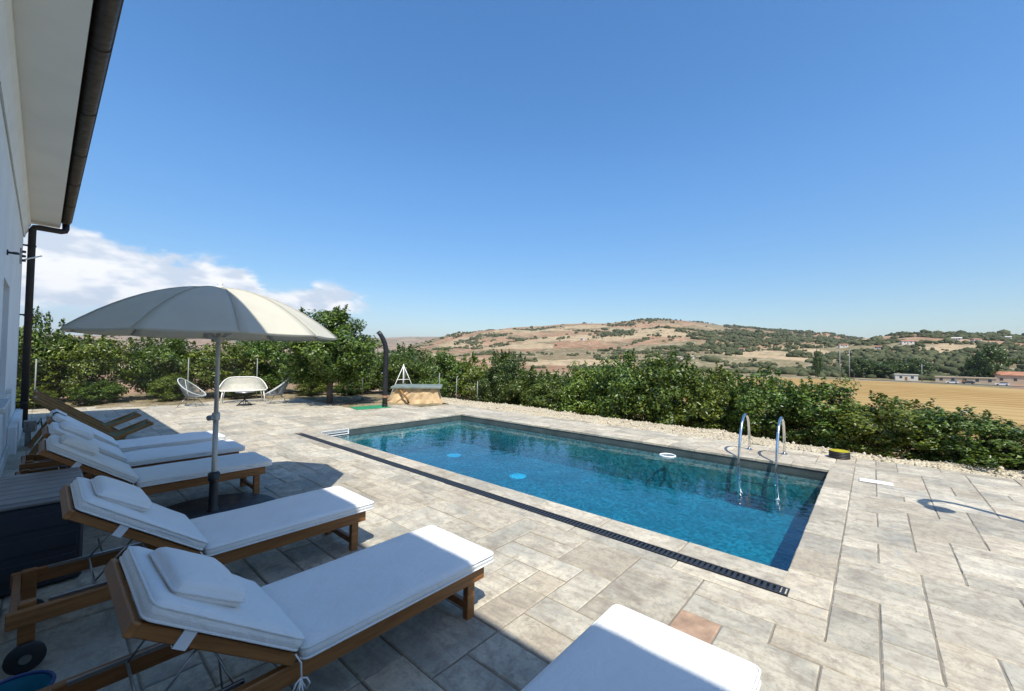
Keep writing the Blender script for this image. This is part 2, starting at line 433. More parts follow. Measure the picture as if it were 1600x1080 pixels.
def vnoise(x, y, seed=0):
    x = np.asarray(x, float); y = np.asarray(y, float); ix = np.floor(x); iy = np.floor(y); fx = x - ix; fy = y - iy
    fx = fx * fx * (3 - 2 * fx); fy = fy * fy * (3 - 2 * fy)
    a = _hash(ix, iy, seed); b = _hash(ix + 1, iy, seed); c = _hash(ix, iy + 1, seed); d = _hash(ix + 1, iy + 1, seed)
    return (a * (1 - fx) + b * fx) * (1 - fy) + (c * (1 - fx) + d * fx) * fy
def fbm(x, y, oct=5, seed=0):
    s = 0; a = .5; t = 0
    for o in range(oct):
        s = s + a * vnoise(x * 2 ** o, y * 2 ** o, seed + o); t += a; a *= .5
    return s / t
def sstep(a, b, x):
    t = np.clip((np.asarray(x, float) - a) / (b - a), 0, 1); return t * t * (3 - 2 * t)
def cam_px(P):
    """pixel position (1600 wide) of a point: used only to rank which slabs show largest"""
    c = CR.transposed() @ (Vector(P) - Vector((0, 0, CH)))
    if c.z > -.05: return None
    return (800 + c.x * 643.27 / -c.z, 540 - c.y * 643.27 / -c.z)
ORD = ['first', 'second', 'third', 'fourth', 'fifth', 'sixth', 'seventh', 'eighth', 'ninth', 'tenth', 'eleventh', 'twelfth', 'thirteenth', 'fourteenth', 'fifteenth', 'sixteenth', 'seventeenth', 'eighteenth']

# ================================================================== terrain
A_FAR = ([-180, -60, -10, 3, 11, 31.5, 34.8, 39, 45, 60, 120, 180], [.02, .022, .023, .026, .032, .040, .0445, .046, .04, .02, .02, .02])
A_MAIN = ([-180, 29, 33, 36, 39, 41.6, 44.3, 48.7, 53.2, 55.8, 62, 66, 68.4, 71.5, 73.8, 77.3, 80.6, 84.3, 86, 88.3, 90, 100, 130, 180],
          [-.004, -.004, .012, .028, .043, .0565, .0605, .0727, .0783, .083, .0848, .0917, .094, .0886, .082, .0723, .0655, .0588, .0555, .046, .04, .034, .02, -.004])
A_RIGHT = ([-180, 74, 80, 84, 87, 89, 91.8, 93.6, 96.2, 98.5, 100, 112, 140, 180], [-.009, -.009, .002, .018, .034, .0435, .0495, .052, .0485, .046, .043, .036, .02, -.009])
def hill(r, az, tab, R0, Rr, pw):
    zr = CH + np.interp(az, *tab) * Rr
    t = np.clip((r - R0) / (Rr - R0), 0, 1)
    z = -8 + (zr + 8) * t ** pw
    return np.where(r > Rr, np.maximum(zr - (r - Rr) * .06, -8), z), t
def terrain(x, y):
    x = np.asarray(x, float); y = np.asarray(y, float)
    r = np.hypot(x, y); az = np.degrees(np.arctan2(x, y))
    s = np.maximum(x - 9.7, y - 20.5); s = np.where(x < -12, np.maximum(s, -x - 12), s); s = np.maximum(s, -y - 14)
    z = -.10 - .9 * sstep(0, 2.6, s) - 7.0 * sstep(2, 60, s)
    z = z + np.where(r > 25, 1, 0) * (fbm(x * .03, y * .03, 4, 3) - .5) * 1.2 * sstep(25, 60, r) * (1 - sstep(60, 90, r))
    zm, tm = hill(r, az, A_MAIN, 400, 1900, 1.12)
    zr_, tr = hill(r, az, A_RIGHT, 360, 1050, 1.05)
    zf, tf = hill(r, az, A_FAR, 2400, 6500, 1.2)
    n = fbm(x * .0032, y * .0032, 6, 11) - .5
    n2 = fbm(x * .011, y * .011, 5, 31) - .5
    zm = zm + (n * 70 * np.sin(np.pi * np.clip(tm, 0, 1)) ** .8 + n2 * 16) * sstep(0, .12, tm) * np.where(tm >= 1, .25, 1) * (1 - .75 * sstep(.8, 1, tm))
    zr_ = zr_ + (n * 36 * np.sin(np.pi * np.clip(tr, 0, 1)) ** .8 + n2 * 10) * sstep(0, .12, tr) * (1 - .7 * sstep(.8, 1, tr))
    zf = zf + (fbm(x * .0009, y * .0009, 5, 51) - .5) * 150 * np.sin(np.pi * np.clip(tf, 0, 1)) 
    hz = np.maximum(np.maximum(zm, zr_), zf)
    z = np.where(r > 300, np.maximum(z, hz), z)
    pit = (x > 2.6) & (x < 8.6) & (y > -.9) & (y < 9.4)
    return np.where(pit, -3.2, z)
def tz(x, y): return float(terrain(np.array([x]), np.array([y]))[0])
azs = np.unique(np.concatenate([np.arange(-20, 118, .33), np.arange(-180, -20, 2.5), np.arange(118, 180, 2.5)]))
rs = np.concatenate([[.2], 1.5 * 1.062 ** np.arange(0, 147)])
AA, RR = np.meshgrid(np.radians(azs), rs)
TX = RR * np.sin(AA); TY = RR * np.cos(AA); TZ = terrain(TX, TY)
na, nr = len(azs), len(rs)
idx = np.arange(na * nr).reshape(nr, na); nx_ = np.roll(idx, -1, axis=1)
F = np.stack([idx[:-1], idx[1:], nx_[1:], nx_[:-1]], -1).reshape(-1, 4)
me = np_mesh('terrain', np.stack([TX, TY, TZ], -1).reshape(-1, 3), F[:, ::-1], True)
tag(link('terrain', me, 'terrain'), kind='structure')
# stubble field: a sheet on the flat valley floor
def sheet(name, poly, z, mat, kind='structure'):
    o = MB(); o.add([(x, y, z) for x, y in poly], [tuple(range(len(poly)))]); ob = o.build(name, mat); 
    return tag(ob, kind=kind)
sheet('field', [(62, -60), (150, -80), (238, -44), (252, -34), (264, -20), (272, -6), (274, 14), (270, 38), (262, 52), (225, 62), (165, 60), (95, 46), (62, 30)], -7.80, 'field')
sheet('road', [(268, -70), (275, -44), (285, -20), (290, 6), (296, 6), (291, -22), (282, -48), (276, -72)], -7.85, 'asphalt')

# ================================================================== deck
U = .24
DX0, DY0 = -.36, -4.1
NX, NY = 39, 89
def inside(i, j):
    x = DX0 + (i + .5) * U; y = DY0 + (j + .5) * U
    if x > 9.0: return False
    if 3.32 < x < 8.02 and .2 < y < 8.9: return False
    if x > 6.05 and y > 11.55: return False
    if x > 7.75 and y > 10.6: return False
    if y > 16.9 - .14 * x: return False
    if x < -.32: return False
    return True
deck = empty('deck'); tag(deck, kind='structure')
base = MB()
def base_rect(x0, x1, y0, y1): base.box((x0, y0, -.16), (x1, y1, -.0075))
base_rect(-.4, 3.36, -4.1, 12.2); base_rect(3.36, 8.0, -4.1, .24); base_rect(3.36, 7.78, 8.9, 11.5); base_rect(8.0, 9.02, -4.1, 8.9); base_rect(7.78, 9.0, 8.9, 10.5)
base_rect(-.4, 6.05, 12.2, 16.0); base_rect(3.36, 6.05, 11.5, 12.2)
base.build('grout_bed', 'grout', deck)
occ = np.zeros((NX, NY), bool)
SZ = [(3, 2, 2.), (2, 3, 2.), (2, 2, 7), (2, 1, 6), (1, 2, 6), (1, 1, 2.), (3, 1, 1.6), (1, 3, 1.6)]
rects = []
rr = random.Random(5)
occ[12, 20] = True; rects.append((12, 20, 1, 1))
for j in range(NY):
    for i in range(NX):
        if occ[i, j] or not inside(i, j): continue
        opt = []
        for a, b, wt in SZ:
            if all(i + p < NX and j + q < NY and not occ[i + p, j + q] and inside(i + p, j + q) for p in range(a) for q in range(b)): opt.append((a, b, wt))
        a, b, _ = rr.choices(opt, [o[2] for o in opt])[0]
        occ[i:i + a, j:j + b] = True; rects.append((i, j, a, b))
def slab_geo(w, d, seed):
    """a slab with a worn, chamfered upper edge: 8 + 16 vertices, edges not quite straight"""
    q = random.Random(seed); g_ = .0042; top = []; low = []
    def ring(ins, z, jit):
        pts = []
        x0, x1, y0, y1 = g_ + ins, w - g_ - ins, g_ + ins, d - g_ - ins
        for (ax, ay), (bx, by) in (((x0, y0), (x1, y0)), ((x1, y0), (x1, y1)), ((x1, y1), (x0, y1)), ((x0, y1), (x0, y0))):
            for t in (0, .33, .67):
                tt = t + (q.uniform(-.08, .08) if t else 0)
                pts.append((ax + (bx - ax) * tt + q.uniform(-jit, jit), ay + (by - ay) * tt + q.uniform(-jit, jit), z))
        return pts
    r0 = ring(.0, -.04, 0); r1 = ring(.0, -.006, .0024); r2 = ring(.0065, 0, .0026)
    vs = r0 + r1 + r2; n = 12; fs = []
    for k in range(n):
        k2 = (k + 1) % n
        fs.append((k, k2, n + k2, n + k)); fs.append((n + k, n + k2, 2 * n + k2, 2 * n + k))
    fs.append(tuple(range(2 * n, 3 * n)))
    return vs, fs
def px_area(x, y, w, d):
    P = [cam_px((x + a * w, y + b * d, 0)) for a, b in ((0, 0), (1, 0), (1, 1), (0, 1))]
    if any(p is None for p in P): return 0
    cx = sum(p[0] for p in P) / 4; cy = sum(p[1] for p in P) / 4
    if not (-40 < cx < 1640 and cy < 1120): return 0
    if x < 1.1 and y < 5: return 1 if x < .2 else 300
    return abs(sum(P[k][0] * P[(k + 1) % 4][1] - P[(k + 1) % 4][0] * P[k][1] for k in range(4))) / 2
slabs = sorted(rects, key=lambda t: -px_area(DX0 + t[0] * U, DY0 + t[1] * U, t[2] * U, t[3] * U))
cache = {}
rest = MB()
def warm_rot(): return (R_(rr.uniform(-.22, .22)), R_(rr.uniform(-.22, .22)), 0)
for k, (i, j, a, b) in enumerate(slabs):
    x, y = DX0 + i * U, DY0 + j * U; z = rr.uniform(-.0025, .0015)
    if k < 292:
        var = rr.randrange(4); key = (a, b, var)
        if key not in cache:
            vs_, fs_ = slab_geo(a * U, b * U, hash(key) & 0xffff if False else a * 100 + b * 10 + var)
            cache[key] = MB().add(vs_, fs_).mesh('slab')
        if (i, j) == (12, 20):
            vs_, fs_ = slab_geo(U, U, 99); o = link('slab', MB().add(vs_, fs_).mesh('slab'), 'rust_stone', deck, (x, y, z)); tag(o, label='rust brown stone among the grey slabs'); continue
        o = link('slab', cache[key], 'slab', deck, (x, y, z)); o.rotation_euler = warm_rot()
    else:
        vs_, fs_ = slab_geo(a * U, b * U, k)
        rest.add(vs_, fs_, Matrix.Translation((x, y, z)))
tag(rest.build('slab_field', 'slab', deck), kind='stuff')
# ================================================================== pool
PX0, PX1, PY0, PY1 = 3.78, 7.74, .49, 8.63
PD = -.80; WZ = -.145
pool = empty('swimming_pool', (5.7, 4.5, 0))
tag(pool, 'rectangular swimming pool with grey stone coping and blue water', 'pool')
def pb(mb, name, mat, smooth=False):
    o = mb.build(name, mat, None, smooth); o.parent = pool; o.matrix_parent_inverse = pool.matrix_basis.inverted(); return o
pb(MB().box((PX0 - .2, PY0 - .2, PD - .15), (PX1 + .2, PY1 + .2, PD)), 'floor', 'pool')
for nm, lo, hi in (('wall', (PX0 - .22, PY0 - .22, PD), (PX0, PY1 + .22, -.045)), ('wall', (PX1, PY0 - .22, PD), (PX1 + .22, PY1 + .22, -.045)),
                   ('wall', (PX0, PY0 - .22, PD), (PX1, PY0, -.045)), ('wall', (PX0, PY1, PD), (PX1, PY1 + .22, -.045))):
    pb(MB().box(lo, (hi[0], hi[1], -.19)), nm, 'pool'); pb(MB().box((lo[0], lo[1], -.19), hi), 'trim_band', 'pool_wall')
def coping(x0, x1, y0, y1, along, step):
    n = max(1, round(((y1 - y0) if along == 'y' else (x1 - x0)) / step)); cr = random.Random(int(x0 * 100 + y0 * 10))
    for k in range(n):
        if along == 'y': ya = y0 + (y1 - y0) * k / n; w_, d_ = x1 - x0, (y1 - y0) / n; xa = x0
        else: xa = x0 + (x1 - x0) * k / n; w_, d_ = (x1 - x0) / n, y1 - y0; ya = y0
        vs_, fs_ = slab_geo(w_, d_, int(xa * 977 + ya * 131))
        o = link('coping_slab', MB().add(vs_, fs_).mesh('coping_slab'), 'slab', None, (xa, ya, cr.uniform(-.002, .002)))
        o.parent = pool; o.matrix_parent_inverse = pool.matrix_basis.inverted()
coping(3.515, PX0 + .015, PY0, PY1, 'y', .72)
coping(PX1 - .015, 8.04, PY0, PY1, 'y', .48)
coping(3.40, 8.04, .22, PY0 + .015, 'x', .46)
coping(3.40, 8.04, PY1 - .015, 8.86, 'x', .48)
coping(3.24, 3.392, .22, 8.86, 'y', .96)
pb(MB().box((3.24, .22, -.2), (3.38, 8.86, -.008)).box((3.52, .49, -.2), (3.765, 8.63, -.0085)).box((7.755, .22, -.2), (8.04, 8.86, -.0082)).box((3.40, .235, -.2), (7.75, .475, -.0086)).box((3.40, 8.645, -.2), (7.75, 8.855, -.0088)), 'kerb_bed', 'grout')
# floor outlets
for x, y in ((6.62, 7.62), (6.37, 5.38)):
    pb(MB().lathe([(.17, 0), (.17, .012), (.15, .02), (.06, .024), (0, .024)], 24, (x, y, PD)), 'floor_outlet', 'pool_drain_white', 40)
# skimmer mouth in the far left wall
sk = pb(MB().box((3.86, PY1 - .012, -.135), (4.47, PY1 + .002, -.118), .003).box((3.86, PY1 - .012, -.028), (4.47, PY1 + .002, -.008), .003)
        .box((3.86, PY1 - .0125, -.118), (3.885, PY1 + .002, -.028), .002).box((4.445, PY1 - .0125, -.118), (4.47, PY1 + .002, -.028), .002), 'skimmer_mouth', 'white_plastic')
pb(MB().box((3.886, PY1 - .006, -.085), (4.444, PY1 - .001, -.068)).box((3.886, PY1 - .006, -.055), (4.444, PY1 - .001, -.045)), 'skimmer_louver', 'white_plastic')
# water body
wm = MB().box((PX0 + .002, PY0 + .002, PD + .004), (PX1 - .002, PY1 - .002, WZ)).build('water', 'water'); tag(wm, kind='structure')
# drain channel beside the pool
dr = empty('drain_channel', (3.455, 4.5, 0)); tag(dr, 'long black slotted drain grate running along the near pool edge', 'drain')
dy0, dy1 = .46, 8.72
def dl(mb, name, mat):
    o = mb.build(name, mat); o.parent = dr; o.matrix_parent_inverse = dr.matrix_basis.inverted(); return o
dl(MB().box((3.40, dy0, -.09), (3.512, dy1, -.042)), 'channel', 'black_plastic')
for x in (3.399, 3.500): dl(MB().box((x, dy0, -.042), (x + .012, dy1, .003), .002), 'frame_rail', 'dark_grey_plastic')
bmesh_bar = MB().box((-.0445, -.011, -.008), (.0445, .011, 0), .002).mesh('grate_bar'); bmesh_bar.materials.append(MATS['dark_grey_plastic'])
nb_ = int((dy1 - dy0) / .0385)
for k in range(nb_):
    o = link('grate_bar', bmesh_bar, None, dr); o.location = (3.4555 - 3.455, dy0 + .02 + k * .0385 - 4.5, .0005)
for y in (dy0 - .012, dy1 + .001): dl(MB().box((3.399, y, -.042), (3.512, y + .011, .003), .002), 'end_cap', 'dark_grey_plastic')
dl(MB().box((3.449, dy0, -.016), (3.462, dy1, -.009)), 'grate_spine', 'dark_grey_plastic')
# ladder
lad = empty('pool_ladder', (7.9, 1.42, 0)); tag(lad, 'stainless steel pool ladder with two looped handrails at the far pool edge', 'ladder')
def arc_path(y):
    P = [(8.42, y, -.03), (8.42, y, .20), (8.41, y, .36), (8.37, y, .50), (8.30, y, .59), (8.20, y, .645), (8.09, y, .655), (7.98, y, .62), (7.88, y, .54), (7.80, y, .42), (7.72, y, .25), (7.67, y, .10), (7.63, y, -.06), (7.62, y, -.25), (7.62, y, -.72)]
    return P
def ll(mb, name, mat, sm=True, par=None):
    o = mb.build(name, mat, None, sm); o.parent = lad; o.matrix_parent_inverse = lad.matrix_basis.inverted(); return o
for y in (1.15, 1.68):
    ll(MB().tube(arc_path(y), .0215, 12), 'handrail', 'steel')
    ll(MB().lathe([(.05, 0), (.05, .006), (.03, .02), (.022, .022)], 20, (8.42, y, .003)), 'flange', 'steel', 40)
for z in (-.36, -.60): ll(MB().box((7.585, 1.17, z - .015), (7.66, 1.66, z + .012), .006), 'step', 'grey_steel', False)
# float ring
fl = MB(); fl.tube([(7.50 + .13 * math.cos(a), 2.80 + .13 * math.sin(a), WZ + .008) for a in np.linspace(0, 2 * math.pi, 28, endpoint=False)], .014, 8, True)
fo = fl.build('float_ring', 'white_plastic', None, True); tag(fo, 'thin white ring floating on the water near the ladder side', 'float')
# lid on deck, hose reel
lid = empty('skimmer_lid', (7.36, -.02, 0)); lid.rotation_euler[2] = R_(0); tag(lid, 'flat white rectangular cover lying on the deck right of the pool', 'cover')
MB().box((-.085, -.17, .003), (.085, .17, .014), .004).build('plate', 'white_plastic', lid)
MB().box((-.012, -.05, .0145), (.012, .05, .018), .0015).build('finger_grip', 'white_plastic', lid)
reel = empty('hose_reel', (8.78, .43, 0)); tag(reel, 'low round black coil with a yellow top at the deck edge', 'hose coil')
for k in range(4): MB().tube([(.13 * math.cos(a), .13 * math.sin(a), .016 + k * .026) for a in np.linspace(0, 2 * math.pi, 24, endpoint=False)], .015, 8, True).build('coil', 'hose_black', reel, True)
MB().lathe([(0, .10), (.06, .103), (.125, .112), (.135, .12), (.125, .126), (.05, .118), (0, .116)], 24).build('top_disc', 'yellow_plastic', reel, 40)

# ================================================================== house
HX = -.32; HE = 12.85; GX = .17
house = empty('house', (-.4, 4, 0)); tag(house, 'white plastered house side with soffit, brown gutter and downpipe', 'house')
def hb(mb, name, mat, sm=False, parent=None):
    o = mb.build(name, mat, None, sm); p = parent or house; o.parent = p
    pm = p.matrix_basis if p.parent is None else p.parent.matrix_basis @ p.matrix_parent_inverse @ p.matrix_basis
    o.matrix_parent_inverse = pm.inverted(); return o
# wall with two window openings
WY = [(7.6, 8.9), (1.2, 2.4)]
ys = [-9, 1.2, 2.4, 7.6, 8.9, HE]
wall = MB()
for a, b in ((-9, 1.2), (2.4, 7.6), (8.9, HE)): wall.box((HX - .35, a, -.1), (HX, b, 4.22))
for a, b in WY: wall.box((HX - .349, a, -.1), (HX - .001, b, .92)); wall.box((HX - .349, a, 2.45), (HX - .001, b, 4.219))
hb(wall, 'wall', 'white_plaster')
hb(MB().box((-8, HE - .35, -.1), (HX - .351, HE, 4.218)), 'end_wall', 'white_plaster')
hb(MB().box((-8, -9, -.1), (HX - .351, -8.7, 4.218)), 'end_wall', 'white_plaster')
hb(MB().box((-8.3, -9, -.1), (-8.001, HE, 4.218)), 'rear_wall', 'white_plaster')
for a, b in WY:
    wf = hb(MB().box((HX - .24, a, .92), (HX - .18, a + .07, 2.45), .004).box((HX - .24, b - .07, .92), (HX - .18, b, 2.45), .004).box((HX - .24, a + .07, .92), (HX - .181, b - .07, .99), .004)
            .box((HX - .24, a + .07, 2.38), (HX - .181, b - .07, 2.45), .004).box((HX - .24, (a + b) / 2 - .04, .99), (HX - .179, (a + b) / 2 + .04, 2.38), .004), 'window', 'white_plastic')
    hb(MB().box((HX - .215, a + .06, .98), (HX - .205, b - .06, 2.39)), 'pane', 'far_glass', False, wf)
    hb(MB().box((HX - .17, a - .1, .86), (HX + .055, b + .1, .925), .008), 'window_sill', 'window_stone')
hb(MB().box((HX + .001, 9.9, -.09), (HX + .10, HE + .02, .42), .012), 'plinth', 'white_plaster')
hb(MB().box((HX + .001, -9, -.09), (HX + .03, 9.9, .16), .006), 'skirting', 'window_stone')
hb(MB().box((HX, 9.15, .98), (HX + .05, 9.5, 1.03), .006), 'ledge', 'window_stone')
# soffit, cornice, roof
co = MB()
prof = [(HX, 3.88), (HX + .02, 3.86), (HX + .03, 3.93), (HX + .06, 4.0), (HX + .065, 4.08), (HX + .09, 4.12), (HX + .09, 4.215), (HX, 4.215)]
for y0, y1 in ((-9, HE),):
    n = len(prof); co.add([(x, y0, z) for x, z in prof] + [(x, y1, z) for x, z in prof], [tuple(range(n)), tuple(range(n, 2 * n))[::-1]] + [(i, n + i, n + (i + 1) % n, (i + 1) % n) for i in range(n)])
hb(co, 'cornice', 'white_plaster')
hb(MB().box((-8.6, -9.3, 4.221), (GX, HE + .28, 4.40)), 'soffit', 'soffit_paint')
rf = MB(); rf.add([(GX + .04, -9.3, 4.403), (GX + .04, HE + .3, 4.403), (-4.2, HE + .3, 5.7), (-4.2, -9.3, 5.7), (-8.7, -9.3, 4.403), (-8.7, HE + .3, 4.403)], [(0, 1, 2, 3), (3, 2, 5, 4), (1, 5, 2), (0, 3, 4), (0, 4, 5, 1)])
hb(rf, 'roof', 'terracotta')
gut = MB(); gp = []
for a in np.linspace(math.pi, 2 * math.pi, 9): gp.append((GX + .083 + .078 * math.cos(a), 4.375 + .062 * math.sin(a)))
gp2 = [(GX + .083 + .072 * math.cos(a), 4.379 + .056 * math.sin(a)) for a in np.linspace(2 * math.pi, math.pi, 9)]
gpp = gp + [(GX + .172, 4.378), (GX + .172, 4.392), (GX + .155, 4.392)] + gp2 + [(GX + .004, 4.38)]
n = len(gpp); y0, y1 = -9.3, HE + .30
gut.add([(x, y0, z) for x, z in gpp] + [(x, y1, z) for x, z in gpp], [(i, (i + 1) % n, n + (i + 1) % n, n + i) for i in range(n)])
capn = gp; gut.add([(x, y1 + .001, z) for x, z in capn] + [(x, y1 + .006, z) for x, z in capn], [tuple(range(9)), tuple(range(9, 18))[::-1]])
gt = hb(gut, 'gutter', 'brown_metal', 40)
for y in np.arange(.6, HE, 1.55): hb(MB().tube([(GX + .083 + .081 * math.cos(a), y, 4.377 + .066 * math.sin(a)) for a in np.linspace(math.pi, 2 * math.pi, 11)], .005, 6), 'gutter_bracket', 'brown_metal', True, gt)
hb(MB().box((GX + .001, -9.3, 4.25), (GX + .006, HE + .3, 4.40)), 'fascia', 'brown_metal')
dp = MB(); px_, py_ = HX + .115, HE - .06
dp.tube([(GX + .083, HE + .12, 4.29), (GX + .083, HE + .12, 4.19), (GX + .07, HE + .11, 4.14), (GX + .02, HE + .08, 4.115), (px_ + .09, py_ + .03, 4.10), (px_ + .03, py_, 4.085), (px_, py_ - .01, 4.03), (px_, py_ - .01, 3.2), (px_, py_ - .01, .05)], .056, 14)
dpo = hb(dp, 'downpipe', 'brown_metal', True)
for z in (.55, 2.3, 3.7): hb(MB().lathe([(.057, -.02), (.064, -.018), (.064, .018), (.057, .02)], 16, (px_, py_ - .01, z)).box((HX, py_ - .03, z - .015), (px_ - .04, py_ + .01, z + .015)), 'pipe_clip', 'brown_metal', 40, dpo)
# small fittings on the wall
cab = empty('wall_bracket', (HX, 11.6, 3.3)); tag(cab, 'grey metal bracket fixed high on the house corner beside the downpipe', 'bracket')
MB().box((0, -.05, -.14), (.025, .05, .14), .004).build('back_plate', 'grey_steel', cab)
MB().tube([(.02, 0, -.08), (.12, .03, -.02), (.26, .1, .06)], .012, 8).build('arm', 'white_plastic', cab, True)
for z in (-.08, 0., .08): MB().lathe([(0, -.02), (.025, -.02), (.03, 0), (.025, .02), (0, .02)], 12, (.045, 0, z)).build('insulator', 'dark_grey_plastic', cab, 40)
wl = empty('wall_lamp', (HX, 7.9, 2.78)); tag(wl, 'small dark outdoor lamp sticking out of the white house wall', 'lamp')
MB().box((0, -.04, -.03), (.012, .04, .03), .003).build('base_plate', 'dark_grey_plastic', wl)
MB().tube([(.01, 0, 0), (.055, 0, 0)], .014, 10).build('stem', 'dark_grey_plastic', wl, True)
MB().lathe([(0, -.012), (.03, -.012), (.034, 0), (.022, .014), (0, .016)], 16, (.07, 0, 0)).build('lamp_head', 'dark_grey_plastic', wl, 40)
eb = empty('electrical_box', (HX + .22, 10.6, .33)); tag(eb, 'grey electrical box with cables at the foot of the downpipe', 'electrical box')
MB().box((-.07, -.1, -.09), (.07, .1, .09), .008).build('case', 'grey_steel', eb)
MB().box((.071, -.08, -.07), (.078, .08, .07), .004).build('cover', 'galvanised', eb)
for k in range(3): MB().tube([(.08, -.05 + k * .05, .02), (.12, -.04 + k * .06, .05 + .03 * k), (.14, k * .05, -.05), (.10, .02, -.20), (.02, .04, -.33)], .007, 6).build('cable', 'hose_black', eb, True)
MB().box((-.05, -.03, -.33), (.02, .03, -.09), .004).build('foot', 'grey_steel', eb)

# storage box
sb = empty('storage_box', (-.02, 4.66, 0)); tag(sb, 'dark plastic deck storage box with grey ribbed lid against the house', 'storage box')
MB().box((-.28, -.46, .012), (.25, .46, .56), .015).build('body', 'dark_grey_plastic', sb)
MB().box((-.29, -.48, .562), (.27, .48, .596), .012).build('lid', 'grey_lid_plastic', sb)
for k in range(7): MB().box((-.275, -.465 + k * .134, .594), (.255, -.345 + k * .134 , .606), .005).build('lid_plank', 'grey_lid_plastic', sb)
for z in (.15, .30, .45): MB().box((-.25, -.468, z - .05), (.22, -.4605, z + .05), .003).build('front_panel', 'dark_grey_plastic', sb)
# blue tub
bt = empty('plastic_tub', (-.045, 2.655, 0), R_(20)); bt.scale = (.8, .8, .95); tag(bt, 'teal plastic tub with a dark blue rim in the bottom left corner', 'tub')
MB().lathe([(.10, .005), (.13, .01), (.15, .20), (.145, .20), (.12, .02), (0, .02)], 28).build('bowl', 'teal_plastic', bt, 40)
MB().tube([(.152 * math.cos(a), .152 * math.sin(a), .205) for a in np.linspace(0, 2 * math.pi, 28, endpoint=False)], .009, 8, True).build('rim', 'navy_plastic', bt, True)

# ================================================================== sun loungers
def cushion(lx, ly, th, r, seed, puff=.006):
    def cs(h):
        e = [-h, -h + .12 * r, -h + .4 * r, -h + r]; m = max(2, int((2 * h - 2 * r) / .05))
        return e[:-1] + list(np.linspace(-h + r, h - r, m + 1)) + [-x for x in e[:-1]][::-1]
    xs, ys, zs = cs(lx / 2), cs(ly / 2), cs(th / 2)
    ids = {}; vs = []; fs = []
    H = (lx / 2, ly / 2, th / 2)
    def vid(p):
        k = tuple(round(c, 5) for c in p)
        if k in ids: return ids[k]
        inn = Vector([max(-h + r, min(h - r, c)) for c, h in zip(p, H)]) if th > 2 * r else Vector([max(-h + r, min(h - r, c)) for c, h in zip(p[:2], H)] + [0])
        d = Vector(p) - inn
        q = inn + d.normalized() * r if d.length > 1e-9 else Vector(p)
        ux, uy = q.x / H[0], q.y / H[1]
        f = max(0., 1 - ux * ux) * max(0., 1 - uy * uy)
        nz_ = fbm(np.array([q.x * 5 + seed * 7.3]), np.array([q.y * 5 + seed * 3.1]), 3, seed)[0] - .5
        if q.z > 0: q.z += puff * f ** .5 + nz_ * .014
        q.x += nz_ * .004; q.y += (fbm(np.array([q.x * 6 + 30]), np.array([q.y + seed]), 2, seed)[0] - .5) * .010
        ids[k] = len(vs); vs.append(q); return ids[k]
    def grid(A, B, fn, flip):
        for i in range(len(A) - 1):
            for j in range(len(B) - 1):
                q = [vid(fn(A[i], B[j])), vid(fn(A[i + 1], B[j])), vid(fn(A[i + 1], B[j + 1])), vid(fn(A[i], B[j + 1]))]
                fs.append(tuple(q[::-1]) if flip else tuple(q))
    for s_ in (-1, 1):
        grid(xs, ys, lambda a, b: (a, b, s_ * H[2]), s_ < 0)
        grid(ys, zs, lambda a, b: (s_ * H[0], a, b), s_ < 0)
        grid(xs, zs, lambda a, b: (a, s_ * H[1], b), s_ > 0)
    return MB().add(vs, fs)
def piping(lx, ly, z, r=.005):
    hx, hy, c = lx / 2, ly / 2, .03; P = []
    for cx, cy, a0 in ((hx - c, hy - c, 0), (-hx + c, hy - c, 90), (-hx + c, -hy + c, 180), (hx - c, -hy + c, 270)):
        for a in (0, 30, 60, 90): P.append((cx + c * math.cos(R_(a0 + a)), cy + c * math.sin(R_(a0 + a)), z))
    return MB().tube(P, r, 6, True)
